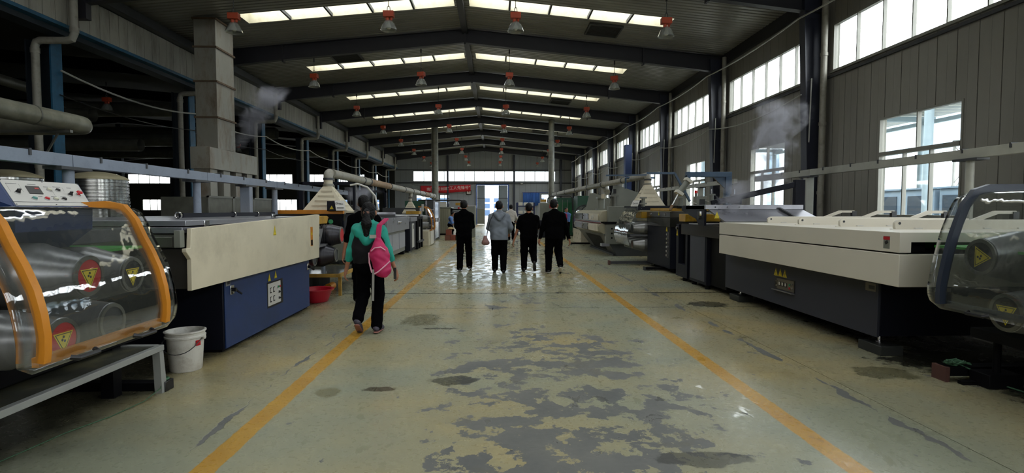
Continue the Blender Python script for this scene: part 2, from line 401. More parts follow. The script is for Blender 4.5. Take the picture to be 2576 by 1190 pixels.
wr.part('eave_beam', MB().box(XR-.12, XR+.05, YB, YE, 6.72, 7.08), rafter_m, smooth=False)
wr.part('cable_ledge', MB().box(XR-.05, XR+.02, YB, YE, 4.76, 4.82), dgrey, smooth=False)

# ---- end wall
hol = [(-8.5, 6.35, 4.46, 5.56), (-8.2, -6.2, 1.5, 3.1), (-5.75, -4.75, 1.9, 3.1), (4.85, 6.5, 1.9, 3.15), (-1.9, 1.4, 0, 4.1)]
we = T('wall_back', (0, YE, 0), 'grey clad gable wall at the far end of the hall', kind='structure')
panelled(we, 'y', YE, .18, -10.4, XR+.2, 0, lambda a: roofz(a)-.02, hol, .6, mat('end_wall_paint', '#94979a', .55, 0, .05, 1.2), concrete)
we.part('girt', MB().box(-10.3, 8.2, YE-.1, YE-.02, 5.62, 5.7).box(-10.3, 8.2, YE-.1, YE-.02, 4.26, 4.36), dgrey, smooth=False)
for x in (-4.9, 2.0, 6.9): we.part('column', MB().box(x-.09, x+.09, YE-.22, YE-.01, 0, roofz(x)-.4), navy, smooth=False)
for i, (x0, x1, z0, z1) in enumerate(hol[:4]):
    t = T('window_%d' % (40+i), ((x0+x1)/2, YE+.06, z0), kind='structure'); f = MB(); a, b = YE-.02, YE+.09; e = .05
    f.box(x0, x0+e, a, b, z0, z1).box(x1-e, x1, a, b, z0, z1).box(x0+e, x1-e, a, b, z0, z0+e).box(x0+e, x1-e, a, b, z1-e, z1)
    t.part('window_frame', f, white_fr); q = 14 if i == 0 else 2
    for j in range(q):
        p = x0+e+(x1-x0-2*e)*j/q; r = x0+e+(x1-x0-2*e)*(j+1)/q
        if j: t.part('mullion', MB().box(p-.03, p+.03, a+.01, b-.02, z0+e, z1-e), white_fr)
        t.part('pane', MB().box(p+(.028 if j else 0), r-(.028 if j < q-1 else 0), YE+.045, YE+.052, z0+e, z1-e), glass, smooth=False)
    portal(((x0+x1)/2, YE+.25, (z0+z1)/2), (math.radians(-90), 0, 0), x1-x0, z1-z0)
portal((-.33, YE+.25, 2.0), (math.radians(-90), 0, 0), 1.5, 4.0)
d = T('door_1', (-.3, YE-.05, 0), 'tall grey sliding doors in blue frame standing partly open', kind='structure')
bl = mat('blue_door_frame', '#1f4f9a', .45)
dg = mat('grey_door_leaf', '#7d868e', .5, 0, .06)
d.part('door_frame', MB().box(-1.98, -1.88, YE-.12, YE-.02, 0, 4.16).box(1.36, 1.46, YE-.12, YE-.02, 0, 4.16).box(-1.88, 1.36, YE-.12, YE-.02, 4.08, 4.16), bl)
for a, b in ((-1.87, -1.04), (.38, 1.35)):
    lf = d.part('door_leaf', MB().box(a, b, YE-.1, YE-.05, .02, 4.07), dg, bev=.01)
    for z in (.04, 1.35, 2.7, 4.0): d.part('rail', MB().box(a+.02, b-.02, YE-.125, YE-.1, z, z+.06), bl if z < .1 else dgrey, parent=lf)
# ---- back of the hall behind the camera (closes the room)
wf = T('wall_front', (0, YB, 0), 'plain grey wall behind', kind='structure'); m_ = MB()
cut_boxes(m_, 'y', YB-.2, YB, -10.4, XR+.2, 0, lambda a: roofz(a)-.02, [(-8.5, 6.35, 4.46, 5.56)]); wf.part('backing', m_, wall_m, smooth=False)
portal((-1, YB-.25, 5), (math.radians(90), 0, 0), 14.8, 1.1)

# ---- ceiling
ce = T('ceiling', (0, 20, 7), 'ribbed metal roof lining on dark steel rafters', kind='structure')
SKY = {-1: (-7.62, -1.25), 1: (-.78, 5.45)}
def ribbed(mb, x0, x1, y0, y1):
    n = max(1, round((y1-y0)/.2)); p = (y1-y0)/n; ys = []
    for i in range(n):
        a = y0+i*p; ys += [(a, 0), (a+p*.62, 0), (a+p*.70, .028), (a+p*.92, .028)]
    ys.append((y1, 0)); vs = []; fs = []
    for (yy, dz) in ys: vs += [(x0, yy, roofz(x0)+dz), (x1, yy, roofz(x1)+dz)]
    for i in range(len(ys)-1): fs.append((2*i, 2*i+1, 2*i+3, 2*i+2))
    mb.add(vs, fs)
edges = [YB] + FR + [YE]
n_s = 60
for k in range(len(edges)-1):
    y0, y1 = edges[k], edges[k+1]
    for sd in (-1, 1):
        ex = -10.45 if sd < 0 else 8.45; a, b = SKY[sd]; mb = MB(); xa, xb = sorted((ex, XRID))
        if y1 - y0 > 5:
            s0, s1 = y0+3.0, y0+3.8
            ribbed(mb, xa, xb, y0, s0); ribbed(mb, xa, xb, s1, y1)
            if a - xa > .01: ribbed(mb, xa, a, s0, s1)
            if xb - b > .01: ribbed(mb, b, xb, s0, s1)
            n_s += 1
            t = T('window_%d' % n_s, ((a+b)/2, (s0+s1)/2, roofz((a+b)/2)), kind='structure')
            wl = MB(); H = .42
            for yy in (s0, s1): wl.quad((a, yy, roofz(a)), (b, yy, roofz(b)), (b, yy, roofz(b)+H), (a, yy, roofz(a)+H))
            for xx in (a, b): wl.quad((xx, s0, roofz(xx)), (xx, s1, roofz(xx)), (xx, s1, roofz(xx)+H), (xx, s0, roofz(xx)+H))
            t.part('light_well', wl, mat('light_well_sheet', '#a39c84', .5, 0, .1, 3, dirt='#6a6045', damt=.4), smooth=False)
            for i in range(5):
                p, q = a+(b-a)*i/5, a+(b-a)*(i+1)/5
                if i: t.part('glazing_bar', MB().add([(p-.03,s0,roofz(p)),(p+.03,s0,roofz(p)),(p+.03,s1,roofz(p)),(p-.03,s1,roofz(p)),(p-.03,s0,roofz(p)+.1),(p+.03,s0,roofz(p)+.1),(p+.03,s1,roofz(p)+.1),(p-.03,s1,roofz(p)+.1)], [(0,3,2,1),(4,5,6,7),(0,1,5,4),(1,2,6,5),(2,3,7,6),(3,0,4,7)]), dgrey)
                pn = MB(); pn.add([(p,s0,roofz(p)+H-.03),(q,s0,roofz(q)+H-.03),(q,s1,roofz(q)+H-.03),(p,s1,roofz(p)+H-.03)], [(0,1,2,3)])
                t.part('pane', pn, glass, smooth=False)
            portal(((a+b)/2, (s0+s1)/2, roofz((a+b)/2)+.6), (0, 0, 0), b-a, s1-s0)
        else: ribbed(mb, xa, xb, y0, y1)
        ce.part('roof_sheet', mb, roof_m, smooth=False)
# ridge strip + rafters
ce.part('ridge_beam', MB().box(XRID-.1, XRID+.1, YB, YE, 7.72, 7.88), rafter_m, smooth=False)
rw = MB()
for y in FR:
    mb = MB()
    for sd, xe in ((1, 8.2), (-1, -10.05)):
        xm = XRID + sd*6.35; zt = lambda x: roofz(x)-.04
        zb = [(XRID, 7.40), (xm, roofz(xm)-.56), (xe, roofz(xe)-.62)] if y > 0 else [(XRID, 7.4), (xm, roofz(xm)-.56), (xe, roofz(xe)-.62)]
        top = [(x, zt(x)) for x in (xe, xm, XRID)]
        mb.prism(zb + top, 'y', y-.008, y+.008)
        for A, B in ((zb[0], zb[1]), (zb[1], zb[2])):
            mb.prism([A, B, (B[0], B[1]+.016), (A[0], A[1]+.016)], 'y', y-.1, y+.1)
        mb.prism([(XRID, zt(XRID)), (xe, zt(xe)), (xe, zt(xe)-.016), (XRID, zt(XRID)-.016)], 'y', y-.1, y+.1)
    r = ce.part('rafter', mb, rafter_m, smooth=False)
    for sd in (1, -1):
        xm = XRID + sd*6.35
        ce.part('splice_plate', MB().box(xm-.03, xm+.03, y-.1, y+.1, roofz(xm)-.64, roofz(xm)-.04), rafter_m, parent=r)
    ce.part('ridge_plate', MB().box(XRID-.03, XRID+.03, y-.1, y+.1, 7.34, 7.86), rafter_m, parent=r)
    # right column, tapered, with inner flange
    c = MB().prism([(7.98, 0), (8.26, 0), (8.26, 6.9), (7.72, 6.9)], 'y', y-.012, y+.012)
    c.add([(7.96,y-.13,0),(7.98,y-.13,0),(7.98,y+.13,0),(7.96,y+.13,0),(7.70,y-.13,6.9),(7.72,y-.13,6.9),(7.72,y+.13,6.9),(7.70,y+.13,6.9)], [(0,3,2,1),(4,5,6,7),(0,1,5,4),(1,2,6,5),(2,3,7,6),(3,0,4,7)])
    wr.part('column', c, navy, smooth=False)
# roof vents
vb = mat('vent_dark', '#141413', .8, 0, .1)
for i, (x, y, lab) in enumerate(((3.6, 18.5, 'right slope, nearest the camera'), (-5.75, 22.0, 'left slope'), (3.6, 30.6, 'right slope beside the third skylight'), (3.4, 42.5, 'right slope, farthest of the vents'))):
    t = T('roof_vent', (x, y, roofz(x)-.1), 'dark louvred square vent in the ' + lab, 'vent', 'roof vents')
    r = MB(); s = .55
    for a, b, c, e in ((x-s, x+s, y-s, y-s+.05), (x-s, x+s, y+s-.05, y+s), (x-s, x-s+.05, y-s+.05, y+s-.05), (x+s-.05, x+s, y-s+.05, y+s-.05)):
        r.add([(a,c,roofz(a)-.07),(b,c,roofz(b)-.07),(b,e,roofz(b)-.07),(a,e,roofz(a)-.07),(a,c,roofz(a)-.002),(b,c,roofz(b)-.002),(b,e,roofz(b)-.002),(a,e,roofz(a)-.002)], [(0,3,2,1),(4,5,6,7),(0,1,5,4),(1,2,6,5),(2,3,7,6),(3,0,4,7)])
    t.part('vent_frame', r, dgrey)
    for j in range(8):
        yy = y-s+.1+j*.125; t.part('slat', MB().bar((x-s+.05, yy, roofz(x-s)-.03), (x+s-.05, yy, roofz(x+s)-.03), .1, .012), vb)
    t.part('duct_throat', MB().quad((x-s+.02,y-s+.02,roofz(x-s)-.006),(x+s-.02,y-s+.02,roofz(x+s)-.006),(x+s-.02,y+s-.02,roofz(x+s)-.006),(x-s+.02,y+s-.02,roofz(x-s)-.006)), vb, smooth=False)

# ---- left side: fascia, blue columns, downpipes, neighbouring hall
wl_ = T('wall_left', (XL, 20, 0), 'open side with clad fascia on blue steel columns', kind='structure')
n = round((YE-YB)/.36)
for i in range(n):
    a = YB + (YE-YB)*i/n; b = YB + (YE-YB)*(i+1)/n
    wl_.part('fascia_panel', MB().box(XL-.05, XL, a+.008, b-.008, 5.88, 6.72), fas_m, smooth=False)
wl_.part('fascia_backing', MB().box(XL-.12, XL-.05, YB, YE, 5.86, 7.1), dgrey, smooth=False)
wl_.part('eave_gutter', MB().box(XL-.02, XL+.22, YB, YE, 6.74, 6.80).box(XL+.20, XL+.24, YB, YE, 6.74, 6.98), dgrey, smooth=False)
wl_.part('edge_beam', MB().box(XL-.16, XL+.04, YB, YE, 5.78, 5.86), blue_steel, smooth=False)
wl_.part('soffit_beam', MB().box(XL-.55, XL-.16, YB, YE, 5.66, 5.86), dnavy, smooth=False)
for y in FR:
    wl_.part('hanger_post', MB().box(XL-.02, XL+.3, y-.09, y+.09, 6.1, 6.9), rafter_m, smooth=False)
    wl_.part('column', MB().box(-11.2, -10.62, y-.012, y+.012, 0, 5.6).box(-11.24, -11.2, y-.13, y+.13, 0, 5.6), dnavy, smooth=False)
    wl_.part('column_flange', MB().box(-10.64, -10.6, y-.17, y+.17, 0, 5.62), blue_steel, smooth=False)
pi = 0
for y in FR[1:]:
    pi += 1
    t = MB(); r = .085
    t.tube([(-10.82, y-.35, 0), (-10.82, y-.35, 5.36), (-10.78, y-.35, 5.46), (-10.68, y-.35, 5.5), (-10.1, y-.35, 5.5), (-9.96, y-.35, 5.53), (-9.9, y-.35, 5.66), (-9.9, y-.35, 6.75)], r, 12)
    for z in (2.5, 5.2): t.cyl((-10.82, y-.35, z), (-10.82, y-.35, z+.12), r*1.15, n=12)
    t.cyl((-9.9, y-.35, 5.68), (-9.9, y-.35, 5.8), r*1.15, n=12)
    single('downpipe', t, cream_pipe, 'cream rainwater downpipe with elbows beside the %s blue column on the left' % ORD[pi-1], 'pipe', 'downpipes on the blue columns')
for i, y in enumerate(FR[1:]):
    t = MB().cyl((8.12, y-.32, 0), (8.12, y-.32, 6.9), .075, n=12)
    for z in (1.9, 3.6, 5.3): t.cyl((8.12, y-.32, z), (8.12, y-.32, z+.08), .088, n=12)
    single('downpipe', t, cream_pipe, 'straight cream downpipe beside the %s navy column on the right wall' % ORD[i], 'pipe', 'downpipes on the right wall')
# neighbouring hall shell
dark = mat('dark_cladding', '#282824', .8, 0, .1)  # dark cladding used all over the neighbouring hall
nb = T('wall_neighbour', (-25, 30, 0), 'dim neighbouring hall beyond the blue columns', kind='structure')
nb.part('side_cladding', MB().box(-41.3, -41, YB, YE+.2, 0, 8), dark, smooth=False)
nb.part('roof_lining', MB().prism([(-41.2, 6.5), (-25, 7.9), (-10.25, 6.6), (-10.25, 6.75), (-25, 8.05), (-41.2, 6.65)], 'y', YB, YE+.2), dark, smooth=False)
nh = []
for a, b in ((-40.0, -38.1), (-37.6, -33.3), (-31.5, -28.2), (-24.1, -20.9), (-19.7, -17.7), (-16.3, -15.2), (-14.6, -13.5), (-12.9, -12.1)): nh.append((a, b, 4.2, 5.2))
for a, b in ((-36.2, -33.2), (-29.5, -27), (-22.9, -20.4), (-17.0, -15.2), (-13.6, -12.0)): nh.append((a, b, 1.45, 2.6))
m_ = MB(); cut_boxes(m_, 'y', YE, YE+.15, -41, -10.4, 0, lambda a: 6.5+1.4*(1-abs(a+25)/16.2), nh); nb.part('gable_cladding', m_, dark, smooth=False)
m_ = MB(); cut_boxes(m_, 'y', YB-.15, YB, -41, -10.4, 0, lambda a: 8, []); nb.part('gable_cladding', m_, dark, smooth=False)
for i, (x0, x1, z0, z1) in enumerate(nh):
    t = T('window_%d' % (90+i), ((x0+x1)/2, YE+.06, z0), kind='structure'); f = MB()
    f.box(x0, x0+.05, YE, YE+.1, z0, z1).box(x1-.05, x1, YE, YE+.1, z0, z1).box(x0, x1, YE, YE+.1, z0, z0+.05).box(x0, x1, YE, YE+.1, z1-.05, z1)
    t.part('window_frame', f, white_fr)
    for j in range(4):
        p, q = x0+.05+(x1-x0-.1)*j/4, x0+.05+(x1-x0-.1)*(j+1)/4
        if j: t.part('mullion', MB().box(p-.025, p+.025, YE+.01, YE+.08, z0+.05, z1-.05), white_fr)
        t.part('pane', MB().box(p+(.024 if j else 0), q-(.024 if j < 3 else 0), YE+.04, YE+.045, z0+.05, z1-.05), glass, smooth=False)
for j, y in enumerate(FR[2:]):
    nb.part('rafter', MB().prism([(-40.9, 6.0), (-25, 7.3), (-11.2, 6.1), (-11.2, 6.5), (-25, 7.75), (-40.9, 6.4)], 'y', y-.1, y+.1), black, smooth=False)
    for x in (-25.0, -39.8): nb.part('column', MB().box(x-.15, x+.15, y-.15, y+.15, 0, 7.2 if x > -30 else 6.3), dnavy, smooth=False)
wl_  # fascia built above

# ---- outside, seen through the windows
gr = mat('pale_yard_concrete', '#8a8a84', .8, 0, .05)
og = T('trim_1', (0, 20, -.3), 'pale concrete yard outside', kind='structure')
og.part('yard', MB().box(8.5, 60, -60, 140, -.35, -.25).box(-60, 8.5, YE+.4, 140, -.35, -.25), gr, smooth=False)
# ================================================================ FIXTURES
# ---- high bay lamps
refl_m = clear_mat('prismatic_glass', (.8, .82, .8), .42, .15, .6, '#a9aba4', 1.8)
lamp_or = mat('lamp_box_orange', '#a83c18', .5, 0, .1, dirt='#4c1c0f', damt=.5)
bulb_m = mat('milky_bulb', '#dcdcd6', .25, 0, 0)
def make_lamp(x, y, z, lab):
    t = T('high_bay_lamp', (x, y, z), lab, 'lamp', 'high bay lamps under the rafters')
    top = roofz(x) - .58
    t.part('rod', MB().cyl((x, y, z+.56), (x, y, top), .009, n=6).tube([(x-.04, y, z+.45), (x-.03, y, z+.56), (x, y, z+.6), (x+.03, y, z+.56), (x+.04, y, z+.45)], .008, 6), dgrey)
    t.part('ceiling_hook', MB().cyl((x, y, top-.14), (x, y, top), .025, n=8), rubber)
    t.part('gear_box', MB().box(x-.13, x+.13, y-.08, y+.08, z+.31, z+.46).cyl((x-.03, y, z+.22), (x-.03, y, z+.31), .045, n=10).cyl((x+.06, y, z+.24), (x+.06, y, z+.31), .03, n=10), lamp_or, bev=.01)
    n = 36; prof = [(.055, .24), (.10, .21), (.145, .14), (.175, .06), (.20, 0.0), (.192, .004), (.165, .065), (.135, .14), (.09, .20), (.05, .225)]
    mb = MB(); vs = []; fs = []
    for r, h in prof:
        for j in range(n):
            q = 2*math.pi*j/n; rr = r*(1 + (.035 if j % 2 else -.02)); vs.append((x+rr*math.cos(q), y+rr*math.sin(q), z+h))
    k = len(prof)
    for i in range(k-1):
        for j in range(n): fs.append((i*n+j, i*n+(j+1) % n, (i+1)*n+(j+1) % n, (i+1)*n+j))
    t.part('reflector', mb.add(vs, fs), refl_m, angle=80)
    t.part('bulb', MB().lathe([(.001, .03), (.04, .035), (.062, .07), (.06, .11), (.03, .17), (.025, .22)], (x, y, z), n=12), bulb_m, angle=80)
    return t
xs_l = (-6.35, -2.60, .52, 4.28)
side = ('outer left', 'inner left', 'inner right', 'outer right')
proto = {}
for i, y in enumerate(FR[4:]):
    for j, x in enumerate(xs_l):
        z = 5.83 if j in (0, 3) else 5.92
        lab = 'orange-boxed glass bell lamp, %s of the four in the %s row from the camera' % (side[j], ORD[i])
        if i == 0: proto[j] = make_lamp(x, y, z, lab).o
        else: dup(proto[j], (x, y - .0, z), lab, rz=random.uniform(-.5, .5))
for (x, y, z, w) in ((-14.0, 20.6, 5.1, 'nearest'), (-14.5, 27.0, 5.0, 'middle'), (-15.0, 33.0, 4.9, 'farthest')):
    lp = dup(proto[0], (x, y, z), 'dim orange-boxed lamp hanging in the dark hall on the left, %s of the three' % w, 'lamps in the neighbouring hall')

# ---- extraction ducts and hoods
def hood(x, y, z0, w, d, h, lab, neck=.13, dirn=1, m=cream, neckz=.2):
    t = T('fume_hood', (x, y, z0), lab, 'hood', 'cream fume hoods')
    mb = MB(); steps = 5; ring = []
    for i in range(steps+1):
        f = i/steps; a = w/2*(1-f)+neck*f; b = d/2*(1-f)+neck*f; ring.append((a, b, z0+h*f))
    vs = []; fs = []
    for a, b, z in ring: vs += [(x-a,y-b,z),(x+a,y-b,z),(x+a,y+b,z),(x-a,y+b,z)]
    for i in range(steps):
        for j in range(4): fs.append((4*i+j, 4*i+(j+1)%4, 4*i+4+(j+1)%4, 4*i+4+j))
    vs2 = [(v[0], v[1], v[2]) for v in vs]; t.part('hood_body', mb.add(vs2, fs), m, smooth=False)
    for i in range(1, steps):
        a, b, z = ring[i]; a0, b0, _ = ring[i-1]; ww = a*1.0
        t.part('stiffener', MB().box(x-ww*.72, x+ww*.72, y-b-.014, y-b+.0, z-.02, z+.012), m)
        t.part('stiffener', MB().box(x+dirn*a-.0 if dirn > 0 else x-a-.014, x+a+.014 if dirn > 0 else x-a, y-b*.72, y+b*.72, z-.02, z+.012), m)
    t.part('skirt', MB().box(x-w/2-.01, x+w/2+.01, y-d/2-.01, y-d/2+.01, z0-.05, z0).box(x-w/2-.01, x+w/2+.01, y+d/2-.01, y+d/2+.01, z0-.05, z0).box(x-w/2-.01, x-w/2+.01, y-d/2, y+d/2, z0-.05, z0).box(x+w/2-.01, x+w/2+.01, y-d/2, y+d/2, z0-.05, z0), m, smooth=False)
    t.part('neck', MB().cyl((x, y, z0+h-.02), (x, y, z0+h+neckz), neck*1.02, n=20), m)
    for zz in (z0+h+.01, z0+h+neckz-.05): t.part('neck_clamp', MB().cyl((x, y, zz), (x, y, zz+.045), neck*1.22, n=20), cream_pipe if zz < z0+h+.02 else dgrey)
    return t
hood(-3.36, 11.3, 1.50, .86, .55, .48, 'large cream pyramid fume hood over the near left printing unit', .085, neckz=.18)
hood(4.50, 16.2, 1.64, .86, .6, .60, 'large cream pyramid fume hood over the right-hand roller unit', .095, dirn=-1, neckz=.18)
hood(-3.72, 24.5, 1.40, .62, .5, .46, 'small far cream fume hood under the left duct', .07)
def duct_run(name, pts, rads, mats_, lab, rings=None):
    t = T(name, pts[0], lab, 'duct')
    for i in range(len(pts)-1):
        a, b = Vector(pts[i]), Vector(pts[i+1])
        t.part('duct_section', MB().cyl(a, b, rads[i], rads[i+1], 20), mats_[i % len(mats_)])
        dr = (b-a).normalized()
        t.part('clamp', MB().cyl(b - dr*.05, b + dr*.05, rads[i+1]*1.13, n=20), dgrey)
    return t
def elbow_part(t, c, r, frm, to, R=.2, m=cream_pipe):
    path = []; a = Vector(frm).normalized(); b = Vector(to).normalized(); c = Vector(c)
    for i in range(9):
        q = i/8*math.pi/2; path.append(c - a*R*(1-math.sin(q)) + b*R*(1-math.cos(q)) if 0 else c - a*R + a*R*math.sin(q) + b*R*(1-math.cos(q)))
    t.part('elbow', MB().tube(path, r, 18), m)
P0 = Vector((-3.32, 11.42, 2.25)); P1 = Vector((-4.2, 38.9, 2.45))
pts = [tuple(P0.lerp(P1, f)) for f in (0, .11, .14, .27, .40, .50, .60, .70, .80, .90, .97)]
pts = [(p[0], p[1], p[2]) for p in pts]
lt = duct_run('exhaust_duct', pts, [.09, .09, .095, .10, .11, .12, .13, .14, .15, .16, .17], [cream_pipe, cream_pipe, rust, cream_pipe, cream_pipe], 'cream round exhaust duct running over the left printing line')
elbow_part(lt, (-3.36, 11.3, 2.25), .092, (0, 0, 1), (0, 1, 0), .1)
lt.part('branch', MB().cyl((-3.72, 24.5, 2.04), (-3.76, 25.0, 2.28), .08, n=14), cream_pipe)
P0 = Vector((4.50, 16.32, 2.52)); P1 = Vector((3.8, 36.6, 2.5))
pts = [tuple(P0.lerp(P1, f)) for f in (0, .1, .13, .28, .42, .56, .72, .86, .97)]
rt = duct_run('exhaust_duct', pts, [.09, .09, .095, .10, .11, .12, .125, .13, .14], [cream_pipe, cream_pipe, cream_pipe, galv], 'cream round exhaust duct running over the right printing line')
elbow_part(rt, (4.50, 16.2, 2.52), .095, (0, 0, 1), (0, 1, 0), .1)
rt.part('branch', MB().cyl((4.35, 22.4, 2.55), (4.45, 21.8, 2.2), .12, n=14), cream_pipe)
for (x, y, r, zb, lab) in ((-4.2, 39.1, .235, 2.2, 'tall grey vertical round duct rising to the roof on the left of the aisle'), (3.75, 36.8, .19, 2.2, 'tall pale vertical round duct rising to the roof on the right of the aisle')):
    t = T('vertical_duct', (x, y, 0), lab, 'duct'); top = roofz(x)-.02
    q = [zb + (top-zb)*i/4 for i in range(5)]
    for i in range(4):
        t.part('duct_section', MB().cyl((x, y, q[i]), (x, y, q[i+1]), r, n=24), galv)
        t.part('clamp', MB().cyl((x, y, q[i+1]-.06), (x, y, q[i+1]-.01), r*1.07, n=24), dsteel)
    t.part('cone', MB().cyl((x, y, zb-.5), (x, y, zb), r*1.5, r, 20), galv)
    t.part('plinth', MB().box(x-.4, x+.4, y-.4, y+.4, 0, zb-.5), grey_en, bev=.01)
    t.part('fan_motor', MB().cyl((x+.05, y-.75, 1.0), (x+.05, y-.4, 1.0), .16, n=16), dgrey)

# ---- big rectangular duct with plenum, left
t = T('square_duct', (-8.5, 17.3, 0), 'tall rust-stained rectangular metal duct rising from its plenum to the roof', 'duct')
gm = mat('stained_duct_sheet', '#8d8a7f', .5, .2, .15, 2, dirt='#5b4022', damt=.75, ds=2, stretch=(1, 1, .35))
zs = [3.3, 4.25, 5.3, 6.3, 7.12]
for a, b in zip(zs[:-1], zs[1:]):
    t.part('duct_section', MB().box(-8.82, -8.2, 16.75, 17.85, a+.02, b-.02), gm)
    t.part('flange', MB().box(-8.86, -8.16, 16.71, 17.89, b-.03, b+.02), mat('rust_flange', '#5b4a38', .7, .2, .2))
t.part('plenum', MB().box(-8.62, -8.06, 16.0, 19.1, 2.68, 3.3), gm, bev=.01)
for i in range(4): t.part('riser', MB().box(-8.58, -8.12, 16.1+i*.78, 16.5+i*.78, 1.88, 2.68), gm)
t.part('gap_shade', MB().box(-8.56, -8.3, 16.12, 18.8, 1.88, 2.68), black)  # black box added to stand in for the dark gaps between risers
t.part('lid_strip', MB().box(-8.4, -8.2, 17.2, 17.75, 3.3, 3.34), gm)
t2 = T('heat_chamber', (-7.9, 16.5, 0), 'long low grey sheet-metal chamber below the rectangular duct', 'machine')
for i, (a, b) in enumerate(((14.5, 15.9), (15.9, 17.2), (17.2, 18.6))):
    p = t2.part('chamber_panel', MB().box(-8.6, -7.4, a+.02, b-.02, 1.3, 1.85), mat('grime_steel', '#5f5f56', .5, .4, .2))
    t2.part('edge_trim', MB().box(-7.42, -7.38, a, a+.05, 1.28, 1.88).box(-7.42, -7.38, b-.05, b, 1.28, 1.88).box(-7.42, -7.38, a, b, 1.83, 1.88), dsteel, parent=p)
t2.part('lower_body', MB().box(-8.5, -7.3, 14.4, 19, 0, 1.26), MC['grime_steel'], bev=.02)
t2.part('orange_flap', MB().box(-7.4, -7.36, 18.75, 18.95, 1.3, 1.5).box(-7.4, -7.3, 21, 23, 1.25, 1.32), orange)

# ---- rails
def rail(x, z0, z1, ya, yb, posts, m, lab, w=.1):
    base = 1.42 if x < 0 else 1.3
    t = T('cable_tray', (x, (ya+yb)/2, 0), lab, 'rail'); n = max(2, round((yb-ya)/2.6))
    for i in range(n):
        a, b = ya+(yb-ya)*i/n, ya+(yb-ya)*(i+1)/n
        p = t.part('tray_section', MB().prism([(x-w/2, z0), (x+w/2, z0), (x+w/2, z1), (x-w/2, z1)], 'y', a+.004, b-.004), m, bev=.004)
        for q in (.15, .45, .8):
            yy = a+(b-a)*q
            t.part('bracket', MB().box(x-w/2-.012, x+w/2+.012, yy-.012, yy+.012, z1-.05, z1+.012), dgrey, parent=p)
    for (yy, kind) in posts:
        if kind == 'r': t.part('post', MB().cyl((x, yy, base if yy < 11 else 0), (x, yy, z0), .05, n=16), m)
        else: t.part('post', MB().box(x-.08, x+.08, yy-.06, yy+.06, base if yy < 11 else 0, z0), m, bev=.006)
        t.part('post_cap', MB().box(x-.09, x+.09, yy-.2, yy+.2, z0-.03, z0), dgrey)
    return t
rail(-4.2, 1.93, 2.05, 0.5, 15.8, [(5.6, 'r'), (7.95, 'r'), (9.5, 's'), (10.7, 'r'), (13.6, 'r')], grey_rail, 'long blue-grey box rail on posts above the left machines')
rail(6.5, 2.21, 2.34, 4.0, 13.6, [(7.4, 'r'), (11.3, 's')], mat('cream_grey_rail', '#97978c', .45, 0, .1), 'cream-grey box rail above the near white machine on the right')
rail(6.6, 2.24, 2.36, 15.0, 22.5, [(15.6, 's'), (17.6, 's')], MC['cream_grey_rail'], 'second cream-grey box rail behind the blue gantry on the right')

# ---- cables and pipes
cab = mat('pale_cable', '#9b9b93', .5, 0, .05)
def cable(pts, r, lab, m=cab, n=6):
    return single('cable', MB().tube(pts, r, n), m, lab, 'cable')
pth = []
for a, b in zip(FR[3:-1], FR[4:]): pth += catenary((7.62, a, 6.3), (7.62, b, 6.3), .10, 8)[:-1]
cable(pth, .022, 'thick pale cable slung high along the right-hand columns')
pth = []
for a, b in zip(FR[4:-1], FR[5:]): pth += catenary((7.75, a, 4.42), (7.75, b, 4.42), .22, 8)[:-1]
cable(pth, .018, 'thin pale cable sagging between columns below the upper windows')
pth = []
for a, b in zip(FR[4:-1], FR[5:]): pth += catenary((-10.5, a, 4.88), (-10.5, b, 4.88), .22, 10)[:-1]
cable(pth, .024, 'pale cable sagging between the blue columns on the left')
pth = []
for a, b in zip(FR[4:-1], FR[5:]): pth += catenary((-10.55, a, 4.3), (-10.55, b, 4.3), .15, 8)[:-1]
cable(pth, .014, 'thin dark cable below the sagging cable on the left columns', rubber)
for i, y in enumerate(FR[4:10]):
    single('conduit', MB().tube([(7.9, y+.2, 3.2), (7.9, y+.2, 4.72), (7.9, y-.18, 4.78), (7.86, y-.2, 3.2)], .016, 6), cab, 'thin pale conduit loop on the %s navy column of the right wall' % ORD[i+2], 'pipe', 'conduit loops on the right columns')
ins = mat('insulated_pipe_jacket', '#7d7c6c', .45, .35, .2, 5, dirt='#4a4433', damt=.5)
t = T('insulated_pipe', (-8.0, 6, 3.0), 'thick insulated pipe with rounded end jutting in at upper left', 'pipe')
t.part('jacket', MB().tube([(-8, -3, 3.16), (-8, 10.9, 3.16), (-8.03, 11.1, 3.16), (-8.12, 11.24, 3.16), (-8.3, 11.33, 3.16), (-8.6, 11.36, 3.16), (-10.3, 11.36, 3.16)], .165, 20), ins)
for y in (1.5, 4.3, 7.1, 9.9): t.part('band', MB().cyl((-8, y, 3.16), (-8, y+.03, 3.16), .172, n=20), dsteel)
t.part('bracket', MB().box(-9.6, -7.85, 10.55, 10.62, 2.94, 2.99).bar((-8.1, 10.6, 2.95), (-8.4, 10.6, 2.45), .03, .03), dsteel)
dpipe = mat('dim_duct_sheet', '#55554d', .4, .5, .2)
for i, (y, z, r) in enumerate(((16.2, 4.2, .2), (18.3, 3.6, .2), (21.5, 5.3, .28), (25, 4.6, .3), (29.5, 5.5, .3), (34, 4.9, .3), (40, 5.6, .35))):
    single('overhead_duct', MB().tube([(-39.5, y, z), (-11.4, y, z)], r, 14, caps=False), dpipe, 'dim horizontal duct crossing the dark left hall, %s from the camera' % ORD[i], 'duct', 'ducts in the neighbouring hall')
single('steam_pipe', MB().tube([(-39, 22, 5.2), (-26, 21, 4.9), (-20, 20.4, 4.75), (-16, 19.2, 4.9), (-13, 17.5, 4.4), (-11.8, 14.5, 4.6), (-11.7, 0, 5.0)], .13, 12), dpipe, 'lagged pipe winding through the dark hall behind the near blue column', 'pipe')

